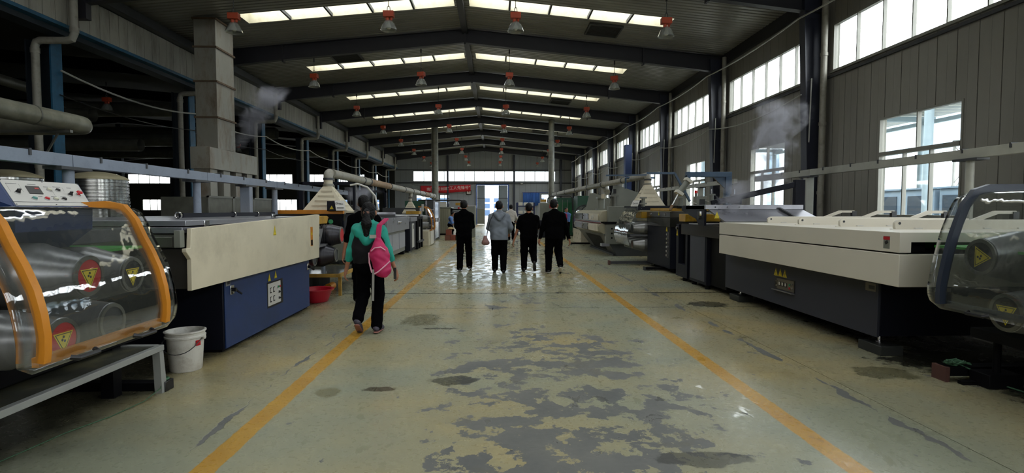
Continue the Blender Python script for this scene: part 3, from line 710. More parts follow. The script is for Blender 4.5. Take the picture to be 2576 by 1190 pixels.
# ---- tanks, left
tank_m = mat('ribbed_tank_steel', '#a5a5a0', .18, .95, .1, 3)
for (x, y, r, h, lab) in ((-8.13, 11.6, .53, 2.12, 'ribbed bright steel tank with domed lid behind the control console'), (-10.15, 11.9, .55, 2.18, 'ribbed steel tank with domed lid at the left edge')):
    t = T('steel_tank', (x, y, 0), lab, 'tank', 'ribbed steel tanks')
    pr = [(r, .05)]; z = .1
    while z < h: pr += [(r+.012, z), (r+.012, z+.04), (r-.006, z+.048), (r-.006, z+.06)]; z += .07
    t.part('tank_shell', MB().lathe(pr, (x, y, 0), n=40), tank_m, angle=30)
    t.part('domed_lid', MB().lathe([(r+.02, h), (r+.02, h+.02), (r*.9, h+.07), (r*.6, h+.13), (r*.25, h+.165), (.001, h+.17)], (x, y, 0), n=40), mat('dusty_lid', '#8c8468', .6, .2, .15), angle=60)
    t.part('side_pipe', MB().tube([(x+r*.7, y-r*.8, 1.6), (x+r*.9, y-r*1.1, 1.62), (x+r*1.15, y-r*1.1, 1.6), (x+r*1.2, y-r*1.1, .5)], .025, 8), black)
    t.part('foot_ring', MB().lathe([(r*.95, 0), (r*1.02, 0), (r*1.02, .06), (r*.95, .06)], (x, y, 0), n=32, close=True), dgrey)

# ---- banner, notice, curtain at the end wall
t = T('banner', (-5.15, YE-.2, 3.4), 'long red fabric banner with white characters strung on the end wall', 'banner')
bm_ = MB(); nx = 40; vs = []; fs = []
for i in range(nx+1):
    f = i/nx; x = -7.72 + 5.2*f; yy = YE-.2 + .03*math.sin(f*23); zt = 3.98 + .16*f + .03*math.sin(f*9+1) - .05*math.sin(f*math.pi); 
    vs += [(x, yy, zt-.70+.03*math.sin(f*7)), (x, yy, zt)]
for i in range(nx): fs.append((2*i, 2*i+2, 2*i+3, 2*i+1))
ban = t.part('cloth', bm_.add(vs, fs), mat('banner_red', '#d02430', .6, 0, .1, 2), angle=80); ban.modifiers.new('t', 'SOLIDIFY').thickness = .006
text_obj('南门口区创建', .36, (-6.0, YE-.26, 3.66), (math.radians(90), math.radians(-2), 0), mat('banner_white', '#efe6e2', .6, 0, 0), t.o, ploc=t.l)
text_obj('“工人先锋号”', .40, (-3.72, YE-.26, 3.78), (math.radians(90), math.radians(-1.5), 0), MC['banner_white'], t.o, ploc=t.l, sx=1.0)
t.part('cord', MB().cyl((-7.75, YE-.2, 3.98), (-8.6, YE-.15, 4.15), .01, n=5).cyl((-2.5, YE-.2, 4.12), (-1.95, YE-.1, 4.2), .01, n=5), rubber)
t = T('framed_notice', (-2.72, YE-.1, 3.1), 'small black-framed notice hanging under the banner end', 'picture')
t.part('frame', MB().box(-2.98, -2.46, YE-.14, YE-.08, 3.1, 3.56), black); t.part('sheet', MB().box(-2.92, -2.52, YE-.15, YE-.14, 3.16, 3.5), white_p)
t.part('emblem', MB().cyl((-2.72, YE-.156, 3.38), (-2.72, YE-.15, 3.38), .05, n=12), red)
t = T('curtain', (3.8, YE-.25, 1.95), 'pleated blue curtain drawn across the far window right of the doors', 'curtain'); vs = []; fs = []
for i in range(81):
    x = 2.93 + 1.75*i/80; yy = YE-.25 + .045*math.sin(i*.9) + .02*math.sin(i*.37)
    vs += [(x, yy, 1.95+.03*math.sin(i*.2)), (x, yy*1.0, 3.28)]
for i in range(80): fs.append((2*i, 2*i+2, 2*i+3, 2*i+1))
t.part('cloth', MB().add(vs, fs), mat('curtain_blue', '#3f6cb4', .7, 0, .1), angle=90).modifiers.new('t', 'SOLIDIFY').thickness = .008
t.part('curtain_rail', MB().cyl((2.85, YE-.22, 3.32), (6.5, YE-.22, 3.32), .025, n=8), mat('rail_blue', '#27408c', .5))
for i, x in enumerate((3.4, 6.4)):
    t = T('flood_light', (x-.6, YE-.3, 4.1), '%s small floodlight mounted under the end wall windows' % ('left' if i == 0 else 'right'), 'lamp', 'floodlights on the end wall')
    t.part('housing', MB().box(x-.75, x-.45, YE-.36, YE-.22, 4.14, 4.32), dgrey, bev=.01); t.part('lens', MB().box(x-.72, x-.48, YE-.365, YE-.36, 4.17, 4.29), white_p); t.part('bracket', MB().box(x-.62, x-.58, YE-.22, YE-.02, 4.2, 4.24), dgrey)

# ---- outside: canopy on pale blue posts, cabinets, building beyond
lb = mat('pale_blue_post', '#94a6ae', .5, 0, .05)
t = T('canopy', (14, 20, -.25), 'open canopy on pale blue posts outside the right-hand windows', 'canopy')
for i, y in enumerate((4.5, 10.3, 16.3, 22.3, 28.3, 34.3)):
    for x in (13.0, 17.5): t.part('post', MB().cyl((x, y, -.25), (x, y, 5.2), .12, n=14), lb)
    t.part('cross_beam', MB().box(12.6, 18, y-.08, y+.08, 5.1, 5.3), lb)
    if y < 34:
        for k in range(10): t.part('roof_slat', MB().box(12.4, 18.2, y+.1+k*.6, y+.62+k*.6, 5.34, 5.38), grey_en)
for x in (12.9, 17.5): t.part('eave_beam', MB().box(x-.07, x+.07, 4, 35, 4.95, 5.1), lb)
acm = mat('outdoor_cabinet', '#7f93a3', .5, 0, .05)
for i, (y0, y1) in enumerate(((14.9, 16.3), (16.5, 17.7), (17.9, 18.9))):
    t = T('outdoor_unit', (14, (y0+y1)/2, -.25), 'grey-blue outdoor cabinet with dark grille seen through the near window, %s' % ('on the right', 'in the middle', 'on the left')[i], 'cabinet', 'outdoor cabinets')
    t.part('cabinet_body', MB().box(13.4, 14.4, y0, y1, -.25, 2.15), acm, bev=.02); t.part('grille', MB().box(13.37, 13.4, y0+.15, y1-.15, .4, 1.95), mat('dark_grille', '#33404c', .6, 0, .1))
    t.part('cap', MB().box(13.35, 14.45, y0-.03, y1+.03, 2.15, 2.2), acm)
t = T('mesh_fence', (15.2, 13.5, 0), 'white diamond mesh fence above the outdoor cabinets', 'fence'); f = MB()
for i in range(22):
    a = 12.0 + i*.22
    f.bar((15.2, a, 2.3), (15.2, a+1.4, 3.7), .02, .02).bar((15.2, a+1.4, 2.3), (15.2, a, 3.7), .02, .02)
t.part('mesh', f, white_p, kind='stuff'); t.part('post', MB().box(15.17, 15.23, 12, 12.06, -.25, 3.8), white_p); t.part('post', MB().box(15.17, 15.23, 17.9, 17.96, -.25, 3.8), white_p); t.part('top_rail', MB().box(15.17, 15.23, 12, 18, 3.74, 3.8), white_p)
pale = mat('pale_building', '#c3cbd2', .7, 0, .03); bwin = mat('blue_window', '#8fa9bd', .6, 0, .05)
t = T('far_building', (30, 25, -.25), 'pale building beyond the canopy outside the right wall', 'building')
t.part('wall', MB().box(28, 36, -5, 60, -.25, 9.5), pale, smooth=False)
for k in range(2):
    for j in range(14):
        y = -2 + j*4.3; t.part('window', MB().box(27.95, 28, y, y+2.2, 1+k*4.2, 3.2+k*4.2), bwin)
t = T('office_building', (-2, 98, -.25), 'pale office building with blue windows seen through the open door', 'building')
t.part('wall', MB().box(-30, 30, 98, 106, -.25, 16), pale, smooth=False)
for z0, z1 in ((.5, 1.5), (1.8, 2.6), (2.9, 3.6)):
    for j in range(24): x = -29 + j*2.4; t.part('window', MB().box(x, x+1.7, 97.93, 98, z0, z1), mat('office_window', '#27405c', .4))
# ================================================================ MACHINES
GREENBELT = mat('green_belt', '#2f8a2a', .5, 0, .15)
def frame_axes(n):
    """u,v in-plane axes (right, up as seen by someone facing the surface) for outward normal n"""
    n = Vector(n).normalized(); up = Vector((0,0,1))
    if abs(n.z) > .95: up = Vector((0,1,0))
    u = up.cross(n).normalized(); v = n.cross(u); return u, v, n
def plate(t, name, c, n, w, h, d, m, parent=None, bev=0, roll=0):
    u, v, n = frame_axes(n); c = Vector(c)
    if roll: q = Matrix.Rotation(roll, 3, n); u = q @ u; v = q @ v
    P = [c + u*(a*w/2) + v*(b*h/2) + n*e for e in (0, d) for a, b in ((-1,-1),(1,-1),(1,1),(-1,1))]
    return t.part(name, MB().add(P, [(0,3,2,1),(4,5,6,7),(0,1,5,4),(1,2,6,5),(2,3,7,6),(3,0,4,7)]), m, parent=parent, bev=bev)
def tri_sign(t, c, n, s, parent=None, roll=0, glyph='bolt', label=None, tall=1.0):
    """yellow warning triangle, black rim and glyph"""
    u, v, n = frame_axes(n); c = Vector(c)
    if roll: q = Matrix.Rotation(roll, 3, n); u = q @ u; v = q @ v
    v = v*tall
    mb = MB()
    def poly(pts, e0, e1, mi):
        P = [c + u*p[0]*s + v*p[1]*s + n*e for e in (e0, e1) for p in pts]; k = len(pts)
        mb.add(P, [tuple(range(k))[::-1], tuple(range(k, 2*k))] + [(i, (i+1)%k, k+(i+1)%k, k+i) for i in range(k)], mi)
    tr = lambda r: [(0, r), (-.866*r, -r/2), (.866*r, -r/2)]
    poly(tr(.66), 0, .0015, 0); poly(tr(.56), .0015, .002, 1); poly(tr(.49), .002, .0025, 0)
    if glyph == 'bolt': g = [[(.05,.26),(-.11,-.02),(.0,.0)], [(.0,.0),(.10,.04),(-.04,-.2)]]
    elif glyph == 'bang': g = [[(-.04,.24),(.04,.24),(.02,-.04),(-.02,-.04)], [(-.03,-.1),(.03,-.1),(.03,-.16),(-.03,-.16)]]
    elif glyph == 'arrow': g = [[(-.10,-.18),(-.04,-.2),(.10,.1),(.04,.14)], [(-.04,.1),(.16,.02),(.12,.26)]]
    else:
        g = []
        for cx_, cy_ in ((-.06, .06), (.08, .0), (0, -.13)): g.append([(cx_+.065*math.cos(i*math.pi/4), cy_+.065*math.sin(i*math.pi/4)) for i in range(8)])
    for k_ in g: poly(k_, .0025, .003, 1)
    return t.part('warning_sign', mb, [yellow, rubber], parent=parent, smooth=False)
def button(t, c, n, r, m, parent=None, h=.02, kind='push'):
    u, v, n = frame_axes(n); c = Vector(c)
    b = t.part('button_ring', MB().cyl(c, c+n*h*.5, r*1.25, n=16), chrome, parent=parent)
    if kind == 'knob':
        mb = MB(); mb.cyl(c+n*h*.5, c+n*h, r, n=14); mb.bar(c+n*h*1.4-u*r*.8, c+n*h*1.4+u*r*1.2+v*r*.2, r*.6, h*1.0, up=n); t.part('selector_knob', mb, rubber, parent=parent)
    elif kind == 'mush': t.part('stop_button', MB().lathe([(r*.5, 0), (r*.5, .5), (1e-4, .5)], (0,0,0)) if 0 else MB().cyl(c+n*h*.5, c+n*h*1.3, r*.7, n=14).cyl(c+n*h*1.3, c+n*h*2, r*1.5, r*1.3, n=18), m, parent=parent)
    else: t.part('button', MB().cyl(c+n*h*.5, c+n*h, r, n=16), m, parent=parent)
    return b
roller_m = mat('brushed_roller', '#8a8a88', .32, .65, .1, 3, stretch=(12, 1, 1))
groove_m = mat('dark_wound_roller', '#46464a', .35, .7, .2, 3, stretch=(30, 1, 1))
def roller(t, x, sg, y, z, R, L, disc=None, sign=None, cone=.26, m=roller_m, grooves=False, capr=.115, roll=0):
    """horizontal roller whose cone points at the aisle; sg=+1 when the machine body lies towards +x"""
    mb = MB(); prof = [(capr, 0), (capr+.012, .004), (capr+.014, .03), (R-.01, cone), (R, cone+.02), (R, cone+.05)]
    if grooves:
        h = cone+.08
        while h < min(L, 1.3): prof += [(R, h), (R-.012, h+.008), (R-.012, h+.022), (R, h+.03)]; h += .045
    prof += [(R, L), (capr, L)]
    mb.lathe([(r, sg*h) for r, h in prof], (x, y, z), 'x', 40)
    p = t.part('roller', mb, m, angle=40)
    t.part('flange_ring', MB().lathe([(capr*.86, 0), (capr*.86, -sg*.012), (capr*1.06, -sg*.012), (capr*1.06, 0)], (x, y, z), 'x', 32, close=True), dsteel, parent=p)
    if disc: t.part('end_disc', MB().cyl((x, y, z), (x-sg*.006, y, z), capr*.88, n=32), disc, parent=p, label={'red_enamel': 'red end disc'}.get(disc.name, 'dark end disc'))
    else: t.part('bore', MB().cyl((x+sg*.002, y, z), (x-sg*.002, y, z), capr*.86, n=32), dgrey, parent=p)
    if sign: tri_sign(t, (x-sg*.0065, y, z), (-sg, 0, 0), capr*1.1, parent=p, roll=sign if sign != 9 else 0, glyph='gears')
    return p
def guard(t, prof, y0, y1, ext, arm_m, sg, handles=True, r=.1, armw=.042, sheet_m=None, arms=True, name='guard'):
    """clear curved safety cover on two bent arms; prof = (x,z) points, top first"""
    sheet_m = sheet_m or guard_m
    pr = [Vector((p[0], p[1])) for p in prof]
    # resample smoothly
    fine = []
    for i in range(len(pr)-1):
        p0, p1, p2, p3 = pr[max(0, i-1)], pr[i], pr[i+1], pr[min(len(pr)-1, i+2)]
        for k in range(6):
            q = k/6; fine.append(.5*((2*p1)+(p2-p0)*q+(2*p0-5*p1+4*p2-p3)*q*q+(3*p1-p0-3*p2+p3)*q**3))
    fine.append(pr[-1]); L = [0]
    for a, b in zip(fine[:-1], fine[1:]): L.append(L[-1]+(b-a).length)
    vs = []; fs = []; ny = 24; tot = L[-1]
    ends = list(fine); ends.append(fine[-1] + (fine[-1]-fine[-2]).normalized()*.05); L.append(tot+.05); tot += .05
    for i, p in enumerate(ends):
        s = min(tot-L[i], r); s2 = min(L[i], r); e = ext - (r - math.sqrt(max(0, r*r-(r-s)**2))) - (r - math.sqrt(max(0, r*r-(r-s2)**2)))
        for j in range(ny+1):
            yy = (y0-e) + (y1-y0+2*e)*j/ny; vs.append((p[0]-sg*(.012+.001*math.sin(yy*6+i*.3)), yy, p[1]))
    for i in range(len(ends)-1):
        for j in range(ny): fs.append((i*(ny+1)+j, i*(ny+1)+j+1, (i+1)*(ny+1)+j+1, (i+1)*(ny+1)+j))
    sh = t.part('clear_cover', MB().add(vs, fs), sheet_m, angle=80, label='clear curved safety cover')
    sh.modifiers.new('t', 'SOLIDIFY').thickness = .005
    if arms:
        for yy in (y0, y1):
            mb = MB()
            P = [Vector((p[0], yy, p[1])) for p in fine[::3]] + ([Vector((fine[-1][0], yy, fine[-1][1]))])
            n = len(P); q = []; 
            for i, p in enumerate(P):
                tt = (P[min(n-1, i+1)]-P[max(0, i-1)]).normalized(); nn = Vector((tt.z, 0, -tt.x))*(1 if sg < 0 else -1)
                for a, b in ((0, -.5), (0, .5), (-1, .5), (-1, -.5)): q.append(p + nn*(a*armw) + Vector((0, b*.046, 0)))
            fs = [(0,1,2,3), tuple(4*n-4+k for k in (3,2,1,0))]
            for i in range(n-1):
                for k in range(4): fs.append((4*i+k, 4*i+(k+1)%4, 4*i+4+(k+1)%4, 4*i+4+k))
            a_ = t.part('guard_arm', mb.add(q, fs), arm_m, angle=30)
            for i in range(2, n, 3):
                t.part('bolt', MB().cyl(P[i] + Vector((-sg*.008, 0, 0)), P[i] + Vector((-sg*.03, 0, 0)), .010, n=8), rubber, parent=a_)
        xb, zb = fine[-1]; t.part('bottom_bar', MB().box(xb, xb+sg*.035, y0, y1, zb-.03, zb+.02) if sg > 0 else MB().box(xb-.035, xb, y0, y1, zb-.03, zb+.02), arm_m)
        if handles:
            for f in (.25, .75):
                yy = y0+(y1-y0)*f; X = xb-sg*.03
                t.part('handle', MB().tube([(X, yy-.09, zb-.02), (X-sg*.03, yy-.07, zb-.03), (X-sg*.035, yy+.07, zb-.03), (X, yy+.09, zb-.02)], .014, 8), rubber)
    return sh

# ---------- LEFT 1: near roller unit with orange-armed guard
t = T('roller_washer', (-3.6, 3.3, 0), 'near left roller machine behind clear cover with orange arms', 'machine')
PRL = [(-3.15, 1.515), (-2.75, 1.52), (-2.52, 1.51), (-2.41, 1.32), (-2.31, 1.10), (-2.27, .88), (-2.28, .75)]
guard(t, PRL, 2.80, 3.82, .15, orange, -1)
roller(t, -2.47, -1, 3.42, 1.11, .20, 2.4, red, math.pi)
roller(t, -2.60, -1, 4.02, 1.05, .20, 2.4, rubber, math.pi, m=roller_m)
roller(t, -2.47, -1, 3.20, .77, .17, 2.4, red, math.pi)
roller(t, -2.60, -1, 3.80, .75, .17, 2.4, None, None, capr=.12)
roller(t, -2.62, -1, 2.72, 1.06, .20, 2.4, rubber, math.pi)
roller(t, -2.65, -1, 2.35, .74, .23, 2.4, None, None, m=groove_m, grooves=True)
t.part('side_frame', MB().box(-5.2, -5.1, 1.6, 4.8, .1, 1.5), navy_en)
t.part('base_tank', MB().box(-5.1, -3.0, 1.4, 4.75, .42, .58), black, bev=.01)
t.part('front_beam', MB().box(-3.05, -2.98, 1.4, 4.75, 1.26, 1.36), dgrey, bev=.005)
t.part('fabric_belt', MB().box(-5.0, -3.05, 1.5, 4.9, 1.18, 1.2), GREENBELT, label='green belt edge')
t.part('spray_bar', MB().cyl((-5, 3.0, 1.24), (-2.9, 3.0, 1.24), .02, n=10), chrome)
for (x, y) in ((-3.1, 4.5), (-3.1, 1.8), (-5.0, 4.5), (-5.0, 1.8)): t.part('leg', MB().box(x-.05, x+.05, y-.05, y+.05, 0, .42), black)
# console
cn = T('control_console', (-3.0, 3.6, 1.36), 'blue sloped control console with white button panel above the near left rollers', 'control panel')
A = Vector((-3.06, 3.50, 1.70)); B = Vector((-3.06, 4.17, 1.70)); Cc = Vector((-2.72, 3.83, 1.53)); D = Vector((-2.72, 3.22, 1.53))
nrm = (B-A).cross(D-A).normalized(); nrm = nrm if nrm.x > 0 else -nrm
def onp(u, v): # u along 0..1, v down 0..1
    return (A*(1-u)+B*u)*(1-v) + (D*(1-u)+Cc*u)*v
mb = MB(); back = Vector((-.28, 0, -.02)); 
ring = [A, B, Cc, Vector((-2.74, 3.76, 1.40)), Vector((-2.95, 3.8, 1.27)), Vector((-3.4, 3.9, 1.27)), Vector((-3.4, 3.98, 1.66))]
ring2 = [A, D, Vector((-2.74, 3.26, 1.40)), Vector((-2.95, 3.3, 1.27)), Vector((-3.4, 3.3, 1.27)), Vector((-3.4, 3.36, 1.66))]
v2 = [A, B, Cc, D, Vector((-2.74, 3.85, 1.38)), Vector((-2.74, 3.24, 1.38)), Vector((-2.98, 3.95, 1.25)), Vector((-2.98, 3.34, 1.25)), Vector((-3.4, 4.17, 1.25)), Vector((-3.4, 3.50, 1.25)), Vector((-3.4, 4.17, 1.70)), Vector((-3.4, 3.50, 1.70))]
fs = [(0,1,2,3), (3,2,4,5), (5,4,6,7), (7,6,8,9), (9,8,10,11), (11,10,1,0), (1,10,8,6,4,2), (0,3,5,7,9,11)]
cn.part('housing', MB().add(v2, fs), blue_en, smooth=False, bev=.004)
pp = MB(); e = nrm*.004
pp.add([onp(.02,.02)+e*.2, onp(.98,.02)+e*.2, onp(.98,.98)+e*.2, onp(.02,.98)+e*.2, onp(.02,.02)+e, onp(.98,.02)+e, onp(.98,.98)+e, onp(.02,.98)+e], [(0,3,2,1),(4,5,6,7),(0,1,5,4),(1,2,6,5),(2,3,7,6),(3,0,4,7)])
face = cn.part('panel_plate', pp, white_p, smooth=False)
def flat(name, u0, u1, v0, v1, h, m):
    a = nrm*.0042; b = nrm*(.0042+h)
    q = [onp(u0,v0), onp(u1,v0), onp(u1,v1), onp(u0,v1)]
    return cn.part(name, MB().add([p+a for p in q]+[p+b for p in q], [(0,3,2,1),(4,5,6,7),(0,1,5,4),(1,2,6,5),(2,3,7,6),(3,0,4,7)]), m, parent=face, smooth=False)
flat('display', .26, .42, .26, .56, .004, rubber); flat('readout', .35, .40, .33, .38, .005, mat('red_led', '#8a1a10', .4, emit=.15))
flat('score_line', .0, 1, .86, .87, .001, dgrey)
for (u, v) in ((.03,.05),(.5,.05),(.97,.05),(.5,.95),(.97,.95),(.03,.95)): cn.part('screw', MB().cyl(onp(u,v)+e, onp(u,v)+e+nrm*.003, .004, n=8), rubber, parent=face)
gb = mat('green_button', '#4f8a83', .4, 0, 0)
wb_ = mat('ivory_button', '#c9c8b0', .4, 0, 0)
for (u, v, m, kd) in ((.12,.55,None,'knob'), (.27,.76,gb,'push'), (.42,.76,red,'push'), (.53,.76,wb_,'push'), (.64,.76,rubber,'push'), (.52,.40,wb_,'push'), (.63,.40,rubber,'push'), (.76,.58,None,'knob'), (.88,.56,red,'mush')):
    button(cn, onp(u, v)+nrm*.004, nrm, .0125, m or rubber, parent=face, h=.016, kind=kd)
for (u, v, w) in ((.06,.17,.12),(.30,.17,.10),(.48,.24,.06),(.60,.22,.1),(.78,.24,.06),(.34,.64,.05),(.5,.63,.07),(.62,.63,.07)): flat('caption', u, u+w, v, v+.014, .0006, dgrey)
for (u, v0, v1) in ((.06,.17,.5),(.2,.17,.5),(.56,.24,.6),(.72,.24,.4)): flat('wire_line', u, u+.0025, v0, v1, .0005, grey_en)
cn.part('recess', MB().box(-2.96, -2.78, 3.36, 3.62, 1.27, 1.262), rubber)
cn.part('mounting_post', MB().box(-3.3, -3.15, 3.5, 3.65, .6, 1.25), navy_en)

# platform under the guard
t = T('platform', (-3.2, 3.6, 0), 'low grey steel work platform with angled front legs at lower left', 'platform')
plm = mat('wet_plate', '#55564c', .22, .3, .2, 3, dirt='#a39b6d', damt=.6, ds=3)
pg = mat('pale_grey_frame', '#8a8c88', .45, 0, .06)
t.part('deck', MB().box(-4.4, -2.78, .9, 4.56, .375, .39), plm, bev=.003)
t.part('front_rail', MB().box(-2.78, -2.73, .9, 4.60, .355, .40), pg, bev=.004)
t.part('end_rail', MB().box(-4.4, -2.78, 4.56, 4.61, .35, .40), pg, bev=.004)
for y0 in (4.57, .95):
    t.part('leg', MB().prism([(y0-.02, .36), (y0+.03, .36), (y0+.07, 0), (y0+.0, 0)], 'x', -2.80, -2.74), pg)
t.part('skid', MB().box(-4.3, -2.80, 4.63, 4.73, 0, .07), black, bev=.004)
t.part('foot_block', MB().box(-2.83, -2.73, 4.60, 4.72, 0, .085), rubber, bev=.006)
rope = mat('green_cord', '#33583c', .7, 0, .2)
p = [(-2.79, 4.65, .1), (-2.74, 4.55, .05), (-2.75, 4.35, .012), (-2.80, 4.05, .006), (-2.9, 3.75, .006), (-2.95, 3.4, .006), (-3.0, 3.1, .006), (-3.1, 2.5, .006)]
single('cord', MB().tube(p, .0035, 6).lathe([(.045, -.01), (.055, 0), (.045, .01), (.035, 0)], (-2.79, 4.66, .095), n=16, close=True), rope, 'thin green cord tied at the platform foot, trailing across the floor', 'rope')

# ---------- LEFT 2: cream and blue dryer box
t = T('dryer_cabinet', (-3.9, 7.0, 0), 'long cream-panelled dryer on blue base with steel lid, near left', 'machine')
base = t.part('base_cabinet', MB().box(-4.9, -2.86, 5.86, 8.54, .03, .78), [navy_en], bev=.006)
t.part('front_door', MB().box(-2.86, -2.845, 5.88, 8.52, .04, .78), blue_en, bev=.004, label='blue front panel')
t.part('plinth', MB().box(-4.8, -2.9, 5.9, 8.56, 0, .03), black)
t.part('cream_panel', MB().prism([(4.98,.79), (8.56,.78), (8.60,1.435), (8.50,1.44), (5.0,1.345), (4.98,1.17), (4.91,1.17), (4.91,1.14), (4.985,1.07)], 'x', -2.74, -2.70), cream, bev=.004)
t.part('panel_bracket', MB().box(-2.80, -2.745, 4.90, 4.97, 1.18, 1.33), grey_en, bev=.003)
t.part('trough', MB().box(-5.0, -2.745, 5.02, 8.55, .80, 1.16), mat('grimy_trough', '#3d3a35', .45, .3, .15), bev=.004)
ld = t.part('lid', MB().box(-5.1, -2.78, 5.0, 8.72, 1.30, 1.355), steel, bev=.004); t.part('lid', MB().box(-5.1, -2.75, 5.0, 8.70, 1.365, 1.415), steel, bev=.004)
t.part('tray_edge', MB().box(-5.1, -2.85, 4.96, 5.0, 1.18, 1.27), dsteel, bev=.003)
t.part('upper_tray', MB().box(-5.0, -2.80, 5.0, 8.6, 1.17, 1.29), dsteel)
t.part('lift_bar', MB().bar((-3.4, 6.1, 1.45), (-3.4, 8.6, 1.45), .05, .05), navy_en)
for y in (6.05, 7.3, 8.0): t.part('lift_eye', MB().tube([(-3.4+.035*math.cos(a*.7), y, 1.45+.035*math.sin(a*.7)) for a in range(10)], .010, 6), chrome)
for (y, z) in ((5.3, 1.39), (6.9, 1.44)): t.part('latch', MB().box(-2.76, -2.735, y, y+.09, z-.03, z+.02), chrome, bev=.004)
tri_sign(t, (-2.699, 6.86, 1.24), (1,0,0), .08, glyph='bolt', tall=1.5)
pl = plate(t, 'warning_plate', (-2.70, 8.22, 1.12), (1,0,0), .10, .28, .002, orange); tri_sign(t, (-2.697, 8.22, 1.16), (1,0,0), .06, glyph='bang', parent=pl); plate(t, 'plate_text', (-2.698, 8.22, 1.03), (1,0,0), .08, .08, .001, rubber, parent=pl)
rc = t.part('panel_recess', MB().box(-2.848, -2.843, 6.95, 7.46, .275, .60), rubber)
plate(t, 'button_plate', (-2.843, 7.17, .44), (1,0,0), .40, .28, .004, white_p, parent=rc)
for (y, z) in ((7.05,.49),(7.15,.49),(7.05,.375),(7.15,.375)):
    plate(t, 'meter', (-2.839, y, z), (1,0,0), .05, .07, .003, rubber, parent=rc); plate(t, 'meter_face', (-2.835, y, z+.004), (1,0,0), .036, .045, .002, white_p, parent=rc)
button(t, (-2.839, 7.27, .51), (1,0,0), .012, mat('pure_green', '#1f8a55', .4, 0, 0), parent=rc); button(t, (-2.839, 7.32, .51), (1,0,0), .012, red, parent=rc)
button(t, (-2.839, 7.30, .44), (1,0,0), .014, MC['pure_green'], parent=rc, kind='knob'); button(t, (-2.839, 7.30, .36), (1,0,0), .014, rubber, parent=rc, kind='knob')
tri_sign(t, (-2.842, 7.02, .645), (1,0,0), .075, glyph='bang', tall=1.3); tri_sign(t, (-2.842, 7.22, .66), (1,0,0), .075, glyph='bolt', tall=1.3)
for y in (6.02, 8.44):
    h = t.part('lock_plate', MB().box(-2.845, -2.83, y-.04, y+.04, .60, .70), chrome, bev=.004); t.part('lever', MB().cyl((-2.83, y, .65), (-2.79, y, .65), .022, n=12).bar((-2.80, y, .65), (-2.78, y+.1, .59), .016, .016), rubber, parent=h)
np_ = plate(t, 'name_plate', (-2.842, 5.94, .735), (1,0,0), .10, .07, .002, steel); plate(t, 'plate_print', (-2.839, 5.95, .735), (1,0,0), .055, .035, .001, rubber, parent=np_)
# bucket and basin
def bucket():
    x, y = -2.93, 5.27; t = T('bucket', (x, y, 0), 'scuffed white plastic bucket with wire handle by the blue base', 'bucket')
    wm = mat('scuffed_white_plastic', '#cac8c0', .5, 0, .05, 5, dirt='#7a6c58', damt=.45, ds=9)
    r = .165; t.part('body', MB().lathe([(.001, .004), (.13, 0), (.137, .01), (r-.008, .31), (r+.008, .315), (r+.010, .33), (r, .335), (r+.003, .36), (r+.013, .365), (r+.013, .375), (r-.002, .378), (r-.006, .36), (r-.012, .31), (.125, .02), (.001, .018)], (x, y, 0), n=40), wm, angle=50)
    t.part('handle', MB().tube([(x-.17*math.cos(a)*1.0-.0, y-.172*math.sin(a*1.0)*0-.176*abs(math.sin(a))**.5*1, .31-.13*math.sin(a)) for a in [i*math.pi/12 for i in range(13)]], .004, 6), dgrey)
    for s in (-1, 1): t.part('handle_lug', MB().cyl((x+s*.165, y, .31), (x+s*.185, y, .31), .02, n=10), wm)
    t.part('label', MB().box(x+.10, x+.13, y-.128, y-.12, .22, .28) if 0 else MB().prism([(x+.135, y-.075), (x+.152, y-.03), (x+.158, y-.032), (x+.140, y-.079)], 'z', .24, .29), red)
bucket()
t = T('basin', (-2.96, 9.15, 0), 'red plastic basin on the floor behind the blue base', 'basin')
t.part('bowl', MB().lathe([(.001, .006), (.19, 0), (.20, .01), (.27, .20), (.30, .205), (.30, .215), (.262, .213), (.19, .02), (.001, .02)], (-2.96, 9.15, 0), n=40), mat('red_plastic', '#a8182a', .35, 0, .05), angle=50)

# ---------- LEFT 3: second roller unit, yellow tray, wet platform
t = T('roller_washer', (-3.7, 10.0, 0), 'left roller machine with ochre tray behind the cream dryer', 'machine')
roller(t, -2.74, -1, 9.95, 1.06, .19, 2.2, red, None, m=groove_m, capr=.14, cone=.14, grooves=True)
roller(t, -2.80, -1, 9.80, .72, .21, 2.2, None, None, m=groove_m, grooves=True, cone=.2)
roller(t, -3.0, -1, 9.2, 1.1, .16, 2.0, None, None)
roller(t, -3.0, -1, 9.25, .70, .18, 2.0, None, None, m=groove_m, grooves=True)
t.part('drip_grille', MB().box(-4.8, -2.95, 9.1, 10.2, .88, .92), steel)
t.part('ochre_tray', MB().prism([(9.3, 1.26), (10.15, 1.26), (10.25, 1.38), (10.15, 1.40), (9.2, 1.40)], 'x', -4.6, -3.05), yel_tray, bev=.01)
t.part('side_plate', MB().prism([(8.65, .85), (8.8, 1.2), (9.2, 1.2), (8.95, .85)], 'x', -2.88, -2.83), steel)
t.part('valve', MB().cyl((-2.86, 8.75, 1.22), (-2.86, 8.75, 1.30), .03, n=10).cyl((-2.86, 8.75, 1.25), (-2.76, 8.8, 1.25), .015, n=8), chrome)
t.part('side_frame', MB().box(-4.9, -4.8, 8.75, 11.2, 0, 1.4), navy_en); t.part('base_frame', MB().box(-4.8, -3.3, 8.7, 11.1, .05, .35), black)
t = T('platform', (-3.3, 9.9, 0), 'low wet dark platform with yellow frame near the red basin', 'platform')
t.part('deck', MB().box(-4.3, -2.75, 9.75, 11.3, .37, .385), mat('wet_dark_plate', '#2b2b28', .12, .3, .2), bev=.003)
yf = mat('dirty_yellow_frame', '#a88436', .5, 0, .15, dirt='#3e3218', damt=.6)
